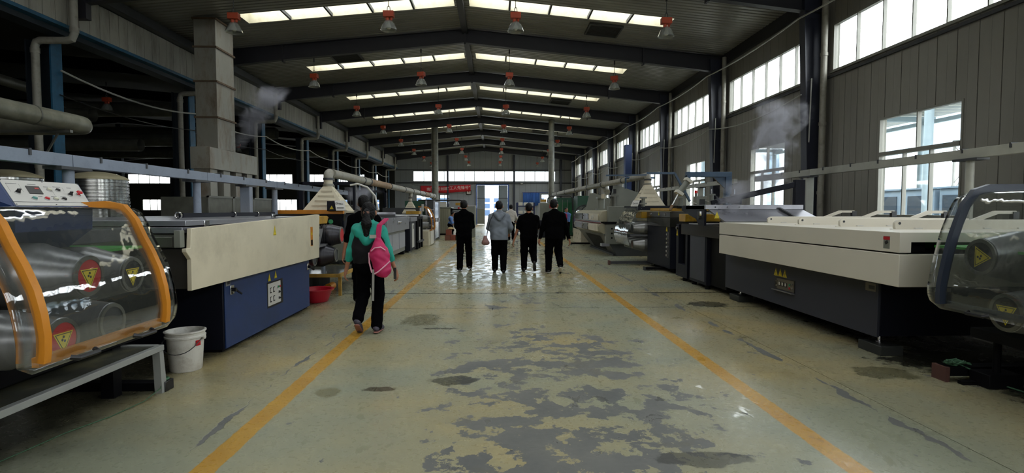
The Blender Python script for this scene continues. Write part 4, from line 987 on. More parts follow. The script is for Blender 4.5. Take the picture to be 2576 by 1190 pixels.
t.part('front_rail', MB().box(-2.75, -2.70, 9.72, 11.3, .33, .39), yf, bev=.004); t.part('end_rail', MB().box(-4.3, -2.7, 9.70, 9.75, .33, .39), yf, bev=.004)
for (x, y) in ((-2.73, 9.78), (-2.73, 11.2), (-4.2, 9.78)): t.part('leg', MB().box(x-.025, x+.025, y-.025, y+.025, 0, .34), yf)
single('pump', MB().cyl((-3.1, 10.3, .07), (-3.1, 10.6, .07), .07, n=12).box(-3.15, -3.05, 10.35, 10.5, .0, .06), orange, 'small orange pump under the yellow-framed platform', 'pump')

# ---------- LEFT 4: printing head frame, script console
t = T('printing_unit', (-3.6, 11.4, 0), 'dark printing unit with orange top bar and white script sign, left', 'machine')
t.part('top_beam', MB().box(-4.3, -2.95, 10.85, 10.95, 1.43, 1.51), orange, bev=.005, label='orange top bar')
t.part('frame', MB().box(-4.9, -4.75, 10.7, 12.4, 0, 1.42).box(-3.1, -2.95, 12.0, 12.4, 0, 1.42), navy_en, bev=.01)
t.part('dark_head', MB().box(-4.7, -3.0, 10.9, 12.2, 1.18, 1.42), black, bev=.01)
t.part('green_badge', MB().cyl((-3.2, 10.89, 1.28), (-3.2, 10.88, 1.28), .045, n=20), mat('green_badge_m', '#3f9a66', .5, 0, 0))
t.part('roller_bed', MB().cyl((-4.7, 11.4, 1.12), (-3.0, 11.4, 1.12), .1, n=20), steel)
t.part('head_end', MB().box(-3.0, -2.96, 10.95, 12.1, 1.0, 1.43), navy_en, bev=.006)
bx = t.part('sign_box', MB().prism([(-3.23, 1.49), (-2.98, 1.49), (-3.06, 1.68), (-3.23, 1.68)], 'y', 10.75, 10.95), navy_en, bev=.004)
tri_sign(t, (-3.14, 10.749, 1.545), (0,-1,0), .07, glyph='bang', parent=bx)
q = t.part('script_sign', MB().add([(-3.02,10.62,1.50),(-2.84,10.62,1.50),(-2.90,10.74,1.69),(-3.08,10.74,1.69),(-3.02,10.635,1.49),(-2.84,10.635,1.49),(-2.90,10.755,1.68),(-3.08,10.755,1.68)], [(0,1,2,3),(4,7,6,5),(0,4,5,1),(1,5,6,2),(2,6,7,3),(3,7,4,0)]), white_p, parent=bx, smooth=False)
q2 = T
text_obj('Drtto', .062, (-2.98, 10.694, 1.63), (math.radians(63), math.radians(6), 0), rubber, t.o, ploc=t.l, extrude=.001)
t.part('sign_underline', MB().bar((-3.01, 10.640, 1.548), (-2.88, 10.640, 1.548), .004, .016), rubber, parent=bx)
t.part('support', MB().bar((-2.9, 10.8, 1.44), (-3.02, 11.1, 1.2), .03, .03), dsteel)
guard(t, [(-2.95, 1.48), (-2.80, 1.47), (-2.70, 1.42), (-2.62, 1.28), (-2.60, 1.12)], 11.1, 12.0, .1, orange, -1, handles=False, arms=False)
single('white_hose', MB().tube([(-3.0, 11.6, 2.02), (-2.85, 11.6, 2.05), (-2.65, 11.6, 1.98), (-2.5, 11.65, 1.8), (-2.45, 11.7, 1.5)], .02, 8), white_p, 'white hose arching from the near left fume hood', 'hose')

# ---------- LEFT 5: steel sink-like washer with white panels
t = T('steaming_tank', (-3.9, 17.2, 0), 'steel steaming tank with white lower panels beyond the woman', 'machine')
t.part('steel_apron', MB().prism([(15.3, .86), (19.2, .86), (19.2, 1.28), (15.3, 1.28)], 'x', -3.04, -2.96), steel, bev=.004)
t.part('body', MB().box(-5.2, -3.1, 15.3, 19.1, .12, .86), grey_en, bev=.006)
for i in range(3):
    a = 15.45+i*1.22; t.part('white_panel', MB().box(-3.1, -3.08, a, a+1.14, .26, .76), mat('white_grey_panel', '#94959a', .4, 0, .03), bev=.004)
t.part('rear_hood', MB().prism([(-5.2, 1.28), (-3.7, 1.28), (-4.2, 1.62), (-5.2, 1.70)], 'y', 15.4, 19.0), mat('dark_wet_hood', '#2e2c2a', .2, .5, .2), bev=.01)
t.part('steel_roller', MB().cyl((-5.0, 17.9, 1.36), (-3.2, 17.9, 1.36), .07, n=16), steel)  # plain steel roller across the tank
t.part('tray_rim', MB().box(-5.1, -3.04, 15.3, 15.36, 1.24, 1.30).box(-5.1, -3.04, 19.1, 19.16, 1.24, 1.30), steel)
t.part('handle', MB().tube([(-2.95, 16.9, 1.12), (-2.90, 16.92, 1.13), (-2.90, 17.18, 1.13), (-2.95, 17.2, 1.12)], .02, 8).box(-2.96, -2.93, 16.85, 16.93, 1.06, 1.18).box(-2.96, -2.93, 17.16, 17.24, 1.06, 1.18), chrome)
for y in (15.5, 18.9): t.part('leg', MB().box(-3.3, -3.1, y-.1, y+.1, 0, .13), black)
t = T('drive_cabinet', (-3.3, 20.1, 0), 'dark cabinet with tall white label strip after the steaming tank', 'cabinet')
t.part('cabinet_body', MB().box(-3.9, -2.98, 19.5, 20.9, .06, 1.10), navy_en, bev=.008); t.part('cap', MB().box(-3.95, -2.93, 19.45, 20.95, 1.10, 1.25), steel, bev=.005)
p = t.part('label_strip', MB().box(-2.98, -2.965, 19.9, 20.4, .16, 1.02), white_p); t.part('print', MB().box(-2.965, -2.96, 20.1, 20.25, .82, .96), rubber, parent=p)
t.part('foot', MB().cyl((-3.05, 19.7, 0), (-3.05, 19.7, .06), .1, n=14), dsteel)
t = T('press_frame', (-3.3, 22.0, 0), 'black open machine frame with levers and small white label', 'machine')
for y in (21.3, 21.9, 22.6): t.part('upright', MB().box(-3.1, -2.95, y-.08, y+.08, .0, 1.2), black)
t.part('top_beam', MB().box(-4.9, -2.95, 21.2, 22.7, 1.15, 1.25), black); t.part('label_strip', MB().box(-2.95, -2.94, 21.55, 21.85, .3, .85), white_p)
t.part('cross_bar', MB().box(-2.98, -2.9, 21.2, 22.7, .25, .32), dgrey); t.part('ochre_tray', MB().box(-3.45, -2.95, 21.6, 22.4, 1.34, 1.46), yel_tray)
t.part('cylinder', MB().cyl((-3.0, 22.3, 1.25), (-3.0, 22.3, 1.6), .06, n=12), steel)
t = T('roller_washer', (-3.4, 23.9, 0), 'far left cream roller unit under clear cover with orange arm', 'machine')
guard(t, [(-3.2, 1.62), (-2.95, 1.60), (-2.80, 1.42), (-2.68, 1.1), (-2.66, .75), (-2.70, .66)], 23.2, 24.4, .12, orange, -1, handles=False)
t.part('base', MB().box(-4.9, -2.75, 23.1, 24.6, 0, .64), cream, bev=.02); t.part('side_skirt', MB().box(-2.75, -2.70, 23.4, 24.5, .05, .62), white_en)
roller(t, -2.85, -1, 23.5, 1.15, .17, 1.8); roller(t, -2.85, -1, 23.9, .85, .17, 1.8)
t.part('script_sign', MB().box(-3.05, -2.95, 23.12, 23.14, 1.45, 1.75), white_p)
t.part('rear_frame', MB().box(-4.9, -3.2, 24.3, 24.6, .6, 1.6), dgrey)
t = T('switch_cabinet', (-3.3, 27.7, 0), 'tall dark-windowed steel switch cabinet with double doors, left', 'cabinet')
t.part('cabinet_body', MB().box(-3.4, -2.95, 26.9, 29.2, .05, 1.95), dgrey, bev=.01); t.part('edge_post', MB().box(-2.97, -2.90, 26.85, 26.98, 0, 1.96).box(-2.97, -2.90, 29.1, 29.22, 0, 1.96).box(-3.35, -3.28, 26.84, 26.9, 0, 1.96), steel)
for a in (26.98, 27.68, 28.4): dd = t.part('door', MB().box(-2.95, -2.93, a+.02, a+.68, .1, 1.9), mat('smoked_door', '#2b2f2c', .15, 0, .1), bev=.005); t.part('handle', MB().box(-2.93, -2.90, a+.58, a+.62, .9, 1.1), chrome, parent=dd)
for a in (.35, .75, 1.15, 1.5): t.part('inner_shelf', MB().box(-3.27, -2.98, 26.86, 26.9, a, a+.05), steel)
single('tall_green_box', MB().box(-4.4, -3.44, 27.2, 29.0, 0, 1.95), green, 'dark green cabinet beside the tall left switch cabinet', 'cabinet', bev=.01)
t = T('cream_cabinet', (-3.1, 33.4, 0), 'cream fluted sheet-metal cabinet behind the worker on the left', 'cabinet')
cg = mat('dull_cream', '#8c8a77', .5, 0, .06)
t.part('cabinet_body', MB().box(-4.3, -2.65, 33, 35, .1, 1.62), cg, bev=.01); t.part('plinth', MB().box(-4.25, -2.7, 33.03, 35, 0, .1), black); t.part('top', MB().box(-4.35, -2.6, 32.95, 35, 1.62, 1.68), grey_en)
for i in range(6): t.part('flute', MB().box(-3.4+i*.12, -3.36+i*.12, 32.97, 33, .14, 1.6), cg)
single('control_box', MB().box(-3.3, -2.9, 33.2, 33.5, 1.68, 2.0), white_en, 'small white box on top of the left cream cabinet', 'box', bev=.01)
t = T('winding_unit', (-2.2, 31, 0), 'black-framed winding unit with grey rolls beside the left worker', 'machine')
t.part('frame', MB().box(-2.45, -2.35, 30.5, 31.5, 0, 1.6).box(-1.75, -1.65, 30.5, 31.5, 0, 1.6).box(-2.45, -1.65, 30.5, 31.5, 1.5, 1.56), black)
for i, z in enumerate((.75, .98, 1.2, 1.38)): t.part('roll', MB().cyl((-2.35, 30.6, z), (-1.75, 30.6, z), .06, n=14), steel)
t.part('side_box', MB().box(-1.65, -1.1, 30.6, 31.4, 0, 1.72), grey_en, bev=.01); t.part('alarm_light', MB().cyl((-2.0, 30.7, 1.56), (-2.0, 30.7, 1.66), .05, n=12), red); t.part('ochre_box', MB().box(-2.2, -1.6, 31, 31.3, 1.76, 1.9), yel_tray)
t.part('arch_pipe', MB().tube([(-4.3, 31.2, 2.05), (-2.0, 31.2, 2.05), (-1.8, 31.2, 2.02), (-1.45, 31.2, 1.6)], .04, 8), rubber)
brn = mat('brown_carton', '#6b4232', .7, 0, .15); gcn = mat('green_carton', '#3c5a40', .7, 0, .15)
for i, (x, z, m, l) in enumerate(((-2.35, 0, brn, 'brown carton at floor level, left end of the stack'), (-2.08, 0, mat('rust_carton', '#7d3f2c', .7, 0, .1), 'rust-coloured carton at floor level, second in the stack'), (-1.80, 0, gcn, 'green carton at floor level, right part of the stack'), (-2.3, .27, MC['rust_carton'], 'rust-coloured carton lying on top of the stack'))):
    single('carton', MB().box(x-.13, x+.13, 27.4, 27.8, z, z+.26), m, l, 'box', 'cartons near the left worker', bev=.006)
single('cloth_bundle', MB().lathe([(.001, .53), (.06, .535), (.13, .545), (.17, .57), (.13, .61), (.05, .66), (.001, .665)], (-2.2, 27.6, 0), n=14), mat('tan_cloth', '#a08a5c', .8, 0, .2), 'tan cloth bundle heaped on the carton stack', 'cloth')
t = T('shelf_rack', (-2.35, 57, 0), 'grey shelf rack with trays left of the blue door frame', 'rack')
t.part('upright', MB().box(-2.78, -2.73, 56.7, 57.2, 0, 1.95), grey_en); t.part('upright', MB().box(-1.98, -1.93, 56.7, 57.2, 0, 1.95), grey_en)
for i in range(6): t.part('shelf', MB().box(-2.73, -1.98, 56.7, 57.2, .15+i*.31, .25+i*.31), mat('pale_tray', '#a9a6ad', .5, 0, 0))
t.part('header', MB().box(-2.78, -1.93, 56.68, 56.72, 1.75, 1.98), MC['pale_tray'])
t = T('gate', (-1.5, 55.5, 0), 'low grey gate with steel top rail in front of the left door leaf', 'gate')
t.part('post', MB().box(-1.80, -1.74, 55.4, 55.46, 0, 1.7), steel); t.part('post', MB().box(-1.06, -1.0, 55.4, 55.46, 0, 1.7), steel); t.part('top_rail', MB().box(-1.8, -1.0, 55.4, 55.46, 1.64, 1.7), steel); t.part('panel', MB().box(-1.74, -1.06, 55.42, 55.44, .1, 1.62), grey_en)
# ---------- RIGHT 1: near roller unit, dark-armed clear guard
t = T('roller_washer', (4.6, 3.9, 0), 'near right roller machine behind clear cover with dark arm', 'machine')
arm_d = mat('dark_blue_arm', '#222b3a', .4, 0, .08)
guard_r = clear_mat('clear_guard_right', (.88, .9, .9), .10, .03, .1, '#74786f', 1.2)
guard(t, [(4.75, 1.66), (4.2, 1.66), (3.95, 1.63), (3.83, 1.40), (3.76, 1.15), (3.71, .88), (3.71, .74)], 3.0, 4.42, .17, arm_d, 1, r=.14, sheet_m=guard_r, armw=.06)
roller(t, 3.86, 1, 4.26, 1.135, .205, 2.2, rubber, -math.pi/2, capr=.135, m=roller_m)
roller(t, 3.86, 1, 4.02, .735, .195, 2.2, rubber, math.pi, capr=.135)
roller(t, 3.86, 1, 3.7, 1.14, .2, 2.2, rubber, .3)
t.part('side_frame', MB().box(6.1, 6.2, 1.8, 4.9, .3, 1.45), navy_en); t.part('belt', MB().box(4.0, 6.1, 2, 4.9, 1.17, 1.19), GREENBELT, label='green belt edge')
t.part('bed', MB().box(4.1, 6.1, 2.4, 4.6, .42, .5), black)
for y in (4.55, 2.5):
    t.part('leg', MB().cyl((5.2, y, .12), (5.2, y, .42), .03, n=10), black); t.part('leg', MB().cyl((4.3, y, .12), (4.3, y, .42), .03, n=10), black)
    t.part('foot_block', MB().box(5.0, 5.7, y-.1, y+.1, 0, .12), black, bev=.006); t.part('foot_block', MB().box(4.15, 4.45, y-.1, y+.1, 0, .12), black, bev=.006)
t = T('floor_beam', (4.9, 4.73, 0), 'black steel beam lying on the floor at lower right', 'beam')
t.part('beam', MB().box(3.97, 6.2, 4.68, 4.80, .045, .13), black, bev=.004); t.part('end_cap', MB().box(3.95, 3.985, 4.66, 4.82, .0, .13), mat('rusty_cap', '#4a2c24', .7, 0, .2)); t.part('lower_beam', MB().box(4.03, 6.2, 4.57, 4.63, 0, .03), black)
random.seed(3); pts = []
for i in range(90):
    a = i*.9; pts.append((4.05+.10*math.cos(a)*random.uniform(.4, 1)+i*.0009, 4.73+.07*math.sin(a*1.1)*random.uniform(.4, 1), .14+.035*random.random()))
single('rope_net', MB().tube(pts, .007, 5), rope, 'tangle of green rope heaped on the black floor beam', 'rope')
single('cord', MB().tube([(4.12, 4.72, .14), (4.2, 4.6, .09), (4.28, 4.5, .03), (4.36, 4.35, .01), (4.45, 4.2, .008), (4.6, 3.9, .008), (4.8, 3.6, .008)], .007, 6), rope, 'green cord trailing from the rope tangle at lower right', 'rope')

# ---------- RIGHT 2: big white dryer on dark base
t = T('dryer_cabinet', (5.2, 7.1, 0), 'large white two-tier dryer on dark navy base, right foreground', 'machine')
wm = mat('warm_white_enamel', '#cbc5b5', .42, 0, .04, 1.2)
t.part('upper_tier', MB().box(3.75, 6.7, 5.0, 9.12, 1.21, 1.30), wm)
t.part('upper_front', MB().box(3.75, 3.86, 5.0, 9.12, 1.112, 1.21), wm)
t.part('inner_belt', MB().prism([(5.5, 1.115), (8.9, 1.115), (8.9, 1.14), (5.5, 1.18)], 'x', 4.2, 6.5), GREENBELT)
t.part('slot_back', MB().box(3.87, 6.6, 5.05, 9.0, 1.097, 1.102).box(3.87, 4.15, 5.2, 5.3, 1.1, 1.205), black)
t.part('lower_tier', MB().box(3.75, 6.7, 5.0, 9.12, .79, 1.096), wm, bev=.006)
t.part('base_cabinet', MB().box(3.98, 6.4, 5.55, 9.32, .20, .79), navy_en, bev=.006)
t.part('front_panel', MB().box(3.95, 3.98, 5.55, 9.32, .19, .785), mat('slate_navy_panel', '#34363f', .5, 0, .06, 1.5, spec=.25), bev=.004)
for (x, y) in ((4.1, 5.72), (4.1, 9.05), (6.2, 5.72)):
    t.part('foot_screw', MB().cyl((x, y, .1), (x, y, .2), .015, n=8).cyl((x, y, .1), (x, y, .115), .04, n=12), chrome)
    t.part('foot_block', MB().box(x-.12, x+.12, y-.2, y+.16, 0, .10), mat('wood_black_block', '#242622', .6, 0, .15), bev=.006)
for i, y in enumerate((5.83, 6.78, 7.71, 8.6)):
    hb = t.part('hinge_arm', MB().prism([(4.31, 1.302), (5.95, 1.302), (5.95, 1.405), (4.36, 1.405), (4.325, 1.395), (4.30, 1.37), (4.30, 1.32)], 'y', y-.02, y+.02), wm, bev=.005)
    t.part('pivot_hole', MB().cyl((4.35, y-.024, 1.365), (4.35, y-.018, 1.365), .014, n=14), dgrey, parent=hb)
    t.part('base_strip', MB().box(4.24, 5.95, y-.06, y-.02, 1.30, 1.307), wm, parent=hb)
    for k in range(4): t.part('clip', MB().box(4.5+k*.38, 4.58+k*.38, y-.055, y-.03, 1.307, 1.317), white_p, parent=hb)
    t.part('lift_arm', MB().prism([(5.3, 1.40), (5.42, 1.40), (5.60, 1.465), (5.80, 1.465), (5.82, 1.48), (5.80, 1.50), (5.56, 1.50)], 'y', y+.15, y+.18), wm, parent=hb)
    t.part('clevis', MB().box(5.76, 5.83, y+.14, y+.19, 1.41, 1.49), rubber, parent=hb)
wpl = plate(t, 'warning_plate', (3.75, 5.17, 1.2), (-1,0,0), .085, .12, .002, grey_en); plate(t, 'plate_head', (3.748, 5.17, 1.24), (-1,0,0), .085, .03, .002, red, parent=wpl); plate(t, 'plate_glyph', (3.748, 5.17, 1.20), (-1,0,0), .04, .03, .002, rubber, parent=wpl, roll=.5)
for i, y in enumerate((7.62, 7.50, 7.38)): tri_sign(t, (3.949, y, .625), (-1,0,0), .095, glyph=('bang', 'bolt', 'arrow')[i], tall=1.15)
rc = t.part('panel_recess', MB().box(3.946, 3.952, 7.12, 7.64, .40, .575), rubber)
plate(t, 'button_plate', (3.947, 7.36, .49), (-1,0,0), .44, .15, .004, mat('bronze_plate', '#6c665a', .35, .6, .05), parent=rc); t.part('recess_lip', MB().box(3.90, 3.948, 7.12, 7.64, .395, .405), steel, parent=rc)
for y in (7.50, 7.42, 7.34): plate(t, 'meter', (3.942, y, .49), (-1,0,0), .05, .06, .003, rubber, parent=rc); plate(t, 'meter_face', (3.939, y, .493), (-1,0,0), .034, .04, .002, white_p, parent=rc)
button(t, (3.942, 7.22, .505), (-1,0,0), .014, MC['pure_green'], parent=rc); button(t, (3.942, 7.22, .46), (-1,0,0), .014, red, parent=rc)
for (y, z) in ((7.56,.52),(7.56,.46),(7.16,.52),(7.16,.46)): button(t, (3.942, y, z), (-1,0,0), .008, chrome, parent=rc)
npl = plate(t, 'name_plate', (3.949, 5.66, .70), (-1,0,0), .16, .085, .002, MC['bronze_plate']); plate(t, 'plate_print', (3.946, 5.64, .70), (-1,0,0), .09, .04, .001, rubber, parent=npl)
t.part('end_label', MB().box(4.55, 4.72, 5.545, 5.549, .66, .70), white_p)
single('floor_channel', MB().box(4.5, 6.2, 5.0, 5.06, 0, .03), black, 'thin black channel in the wet floor under the right dryer', 'beam')

# ---------- RIGHT 3: steaming box hood and dark cabinets
t = T('steam_box', (4.8, 10.2, 0), 'stainless sloped steam hood with raised dark diagonal arm, right', 'machine')
t.part('top_strip', MB().box(3.80, 5.60, 9.88, 10.9, 1.52, 1.60), steel, bev=.004)
t.part('sloped_hood', MB().add([(3.86,9.88,1.52),(5.58,9.88,1.52),(5.75,9.45,1.31),(3.98,9.45,1.31),(3.86,9.92,1.50),(5.58,9.92,1.50),(5.75,9.49,1.29),(3.98,9.49,1.29)], [(0,1,2,3),(4,7,6,5),(0,4,5,1),(1,5,6,2),(2,6,7,3),(3,7,4,0)]), steel, bev=.003)
t.part('rib', MB().bar((5.15, 9.86, 1.54), (5.32, 9.44, 1.32), .05, .03), dgrey)
t.part('lip', MB().box(3.98, 5.75, 9.40, 9.47, 1.24, 1.31), dsteel, bev=.003)
t.part('bed', MB().box(3.95, 6.2, 9.4, 11.6, 1.0, 1.22), MC['dark_wet_hood'])
t.part('end_plate', MB().prism([(9.93, 1.22), (9.93, 1.59), (11.15, 1.59), (11.15, 1.50), (10.35, 1.34), (10.2, 1.22)], 'x', 3.80, 3.84), navy_en)
t.part('black_body', MB().box(4.05, 6.2, 9.5, 10.2, .1, 1.0), black)
tri_sign(t, (3.90, 9.6, 1.40), (0,-1,0), .09, glyph='bolt', tall=1.4)
for i in range(3): t.part('bolt', MB().cyl((3.98+i*.22, 9.88, 1.56), (3.98+i*.22, 9.87, 1.56), .012, n=8), rubber)
t.part('diagonal_arm', MB().add([(3.9,9.95,1.60),(4.05,9.95,1.60),(5.45,9.95,1.99),(5.68,9.95,2.02),(5.68,9.95,2.06),(5.40,9.95,2.04),(3.9,10.03,1.60),(4.05,10.03,1.60),(5.45,10.03,1.99),(5.68,10.03,2.02),(5.68,10.03,2.06),(5.40,10.03,2.04)], [(0,1,2,5),(2,3,4,5),(6,11,8,7),(8,11,10,9),(0,6,7,1),(1,7,8,2),(2,8,9,3),(3,9,10,4),(4,10,11,5),(5,11,6,0)]) if 0 else MB().bar((3.95, 9.99, 1.63), (5.66, 9.99, 2.01), .06, .10), navy_en, bev=.004)
t.part('arm_post', MB().box(5.48, 5.66, 9.94, 10.04, 1.5, 2.06), navy_en, bev=.004)
t.part('motor', MB().cyl((4.72, 10.6, 1.62), (4.72, 10.6, 1.75), .07, n=14).cyl((4.5, 10.55, 1.66), (4.72, 10.55, 1.66), .03, n=10), black)
for (x, y, z) in ((4.35, 11.0, 1.6), (4.9, 11.2, 1.6)):
    t.part('air_cylinder', MB().cyl((x, y, z), (x, y, z+.2), .045, n=14).box(x-.06, x+.06, y-.06, y+.06, z+.2, z+.23), grey_en); t.part('rod', MB().cyl((x, y, z+.23), (x, y, z+.33), .012, n=8), chrome)
t.part('fixing', MB().cyl((3.75, 10.1, 1.38), (3.83, 10.1, 1.38), .05, n=12).box(3.74, 3.80, 10.0, 10.12, 1.40, 1.48), chrome)
t = T('drive_cabinet', (4.5, 10.7, 0), 'dark navy cabinet with steel cap beside the steam hood, right', 'cabinet')
t.part('cabinet_body', MB().box(3.98, 5.5, 10.25, 11.15, .08, 1.10), navy_en, bev=.008); t.part('cap', MB().box(3.96, 5.5, 10.22, 11.18, 1.10, 1.24), steel, bev=.004)
t.part('vent_label', MB().box(3.974, 3.98, 10.42, 10.50, .78, .90), steel)
t.part('door_edge', MB().box(3.972, 3.98, 10.32, 11.1, .14, 1.06), navy, bev=.002)
for (x, y) in ((4.05, 10.35), (4.05, 11.05), (5.4, 10.35)): t.part('foot', MB().cyl((x, y, 0), (x, y, .08), .05, n=12), black)
t = T('slot_cabinet', (4.5, 11.6, 0), 'narrow dark navy frame cabinet with tall recess, right', 'cabinet')
t.part('cabinet_body', MB().box(4.10, 5.5, 11.3, 12.0, .08, 1.15), black, bev=.006); t.part('front_frame', MB().box(3.98, 4.10, 11.3, 11.42, .08, 1.2).box(3.98, 4.10, 11.85, 12.0, .08, 1.2).box(3.98, 4.10, 11.42, 11.85, .08, .35), navy_en, bev=.004)
tri_sign(t, (3.976, 11.93, 1.0), (-1,0,0), .10, glyph='bolt', tall=1.4); t.part('knob', MB().cyl((3.98, 11.9, 1.12), (3.94, 11.9, 1.12), .035, n=12), chrome); t.part('foot', MB().cyl((4.05, 11.6, 0), (4.05, 11.6, .08), .05, n=12), black)
t.part('ochre_block', MB().box(4.0, 4.75, 11.5, 11.9, 1.26, 1.42), yel_tray, bev=.008); t.part('upper_body', MB().box(4.1, 5.4, 11.3, 12.2, 1.15, 1.26), black)
# ---------- RIGHT 4: dark cabinet with smoked window
t = T('printing_cabinet', (4.9, 13.9, 0), 'tall dark navy cabinet with smoked steel top band and switch column', 'cabinet')
t.part('cabinet_body', MB().box(4.15, 5.9, 12.95, 14.9, .10, 1.10), navy_en, bev=.008)
smoked = mat('smoked_band', '#33332e', .15, .5, .2, 4)
t.part('upper_band', MB().box(4.13, 5.9, 12.92, 14.92, 1.10, 1.32), smoked, bev=.004); t.part('top_band', MB().box(4.13, 5.9, 12.92, 14.92, 1.33, 1.46), mat('steel_band', '#5a5a54', .2, .8, .15), bev=.004)
t.part('ochre_top', MB().box(4.1, 5.6, 12.9, 14.5, 1.48, 1.55), yel_tray, bev=.01)
for y in (14.55, 13.3): t.part('lamp_stud', MB().cyl((4.13, y, 1.40), (4.11, y, 1.40), .03, n=12), chrome)
rc = t.part('switch_recess', MB().box(4.142, 4.148, 13.03, 13.2, .36, .98), rubber)
for i in range(6): t.part('switch', MB().cyl((4.142, 13.12, .42+i*.1), (4.11, 13.12, .42+i*.1), .028, n=12), chrome, parent=rc)
tri_sign(t, (4.144, 13.2, 1.05), (-1,0,0), .12, glyph='bolt', tall=1.5); tri_sign(t, (4.124, 13.8, 1.41), (-1,0,0), .09, glyph='bang', tall=1.3)
t.part('plinth', MB().box(4.3, 5.8, 13.1, 14.8, 0, .1), black)
# gantry with cylinder
gan = mat('blue_grey_gantry', '#324a61', .4, 0, .1)
t = T('gantry', (4.9, 12.6, 1.46), 'blue-grey gantry frame with slanted air cylinder above the dark cabinet', 'machine')
t.part('beam', MB().box(4.38, 5.42, 12.52, 12.66, 2.26, 2.38), gan, bev=.006); t.part('post', MB().box(5.28, 5.42, 12.52, 12.66, 0, 2.26), gan, bev=.006)
t.part('gusset', MB().prism([(5.28, 2.26), (5.0, 2.26), (5.28, 2.0)], 'y', 12.56, 12.62), gan)
c = t.part('air_cylinder', MB().cyl((4.43, 12.58, 2.18), (4.22, 12.58, 1.90), .065, n=18), grey_en)
t.part('cylinder_head', MB().bar((4.45, 12.58, 2.21), (4.41, 12.58, 2.15), .2, .17), white_en, parent=c, bev=.004); t.part('cylinder_head', MB().bar((4.24, 12.58, 1.93), (4.20, 12.58, 1.87), .2, .17), white_en, parent=c, bev=.004)
t.part('piston_rod', MB().cyl((4.21, 12.58, 1.88), (4.07, 12.58, 1.62), .02, n=12), chrome); t.part('clevis', MB().cyl((4.07, 12.58, 1.62), (4.02, 12.58, 1.50), .035, n=12), mat('brass_clevis', '#7a6248', .5, .3, .1)); t.part('hanger', MB().box(4.38, 4.46, 12.5, 12.68, 2.18, 2.3), gan)
t = T('signal_box', (4.85, 12.9, 1.55), 'grey control box with red beacon behind the gantry', 'lamp')
t.part('box', MB().box(4.72, 4.98, 12.85, 13.05, 1.55, 1.83), grey_en, bev=.008); t.part('beacon', MB().cyl((4.75, 12.95, 1.83), (4.75, 12.95, 1.90), .03, n=12), grey_en); t.part('red_lens', MB().cyl((4.75, 12.95, 1.90), (4.75, 12.95, 1.97), .035, n=14), mat('red_lens_m', '#d81f1f', .25, 0, 0)); t.part('grille', MB().box(4.8, 4.93, 12.84, 12.85, 1.6, 1.76), rubber)
t.part('hose', MB().tube([(4.93, 12.84, 1.72), (5.0, 12.7, 1.70), (5.08, 12.6, 1.62), (5.12, 12.5, 1.55)], .01, 6).tube([(4.72, 12.84, 1.66), (4.6, 12.8, 1.68), (4.5, 12.7, 1.62)], .01, 6), white_p)
t = T('air_motor', (4.35, 12.9, 1.55), 'small grey motor standing on the cabinet left of the beacon box', 'motor')
t.part('motor_body', MB().cyl((4.40, 13.0, 1.60), (4.40, 13.0, 1.78), .055, n=16).box(4.33, 4.47, 12.93, 13.07, 1.78, 1.83), grey_en); t.part('mount', MB().box(4.27, 4.6, 12.85, 13.1, 1.55, 1.6), black)
single('air_valve', MB().cyl((4.05, 15.0, 1.56), (4.05, 15.0, 1.84), .05, n=14).box(3.97, 4.13, 14.92, 15.08, 1.66, 1.70).box(3.97, 4.13, 14.92, 15.08, 1.82, 1.86), grey_en, 'small grey air cylinder standing beside the right fume hood', 'motor')
# ---------- RIGHT 5: roller unit under hood
t = T('roller_washer', (4.8, 16.0, 0), 'right roller unit under the fume hood with rippled clear cover', 'machine')
guard(t, [(4.15, 1.60), (4.0, 1.56), (3.80, 1.35), (3.66, 1.05), (3.60, .80), (3.66, .58)], 14.95, 16.5, .12, grey_en, 1, handles=True, arms=False, sheet_m=guard_r)
roller(t, 3.78, 1, 15.1, 1.02, .19, 2.2); roller(t, 3.80, 1, 15.15, .56, .2, 2.2, mat('brown_disc', '#4a2a24', .5)); roller(t, 3.78, 1, 16.0, 1.0, .19, 2.2); roller(t, 3.8, 1, 16.0, .56, .19, 2.2)
t.part('beam', MB().box(3.9, 6.3, 14.95, 15.15, 1.50, 1.60), navy_en, bev=.006); t.part('ochre_tray', MB().box(4.0, 5.6, 14.97, 15.6, 1.28, 1.46), yel_tray, bev=.02)
t.part('rail', MB().box(3.7, 6.0, 14.98, 15.04, .80, .83), steel); t.part('frame', MB().box(5.9, 6.1, 14.9, 17, 0, 1.5), navy_en); t.part('hood_ledge', MB().box(4.0, 6.2, 15.6, 17.0, 1.57, 1.63), navy_en)
bx = t.part('sign_box', MB().prism([(3.93, 1.59), (4.18, 1.59), (4.18, 1.78), (4.0, 1.78)], 'y', 15.3, 15.6), navy_en); tri_sign(t, (4.10, 15.298, 1.69), (0,-1,0), .08, glyph='bang', parent=bx)
t.part('script_sign', MB().add([(3.74,15.14,1.61),(3.94,15.14,1.61),(4.02,15.24,1.77),(3.83,15.24,1.77),(3.74,15.155,1.60),(3.94,15.155,1.60),(4.02,15.255,1.76),(3.83,15.255,1.76)], [(0,1,2,3),(4,7,6,5),(0,4,5,1),(1,5,6,2),(2,6,7,3),(3,7,4,0)]), white_p, parent=bx, smooth=False); text_obj('Drtto', .065, (3.88, 15.175, 1.69), (math.radians(60), math.radians(-6), 0), rubber, t.o, ploc=t.l, extrude=.001)
t.part('blue_frame', MB().bar((4.3, 15.6, 2.55), (5.1, 15.6, 2.55), .06, .06).bar((5.1, 15.6, 2.55), (5.55, 15.6, 1.75), .06, .06).bar((3.2, 15.9, 2.5), (4.3, 15.6, 2.5), .04, .04), gan)
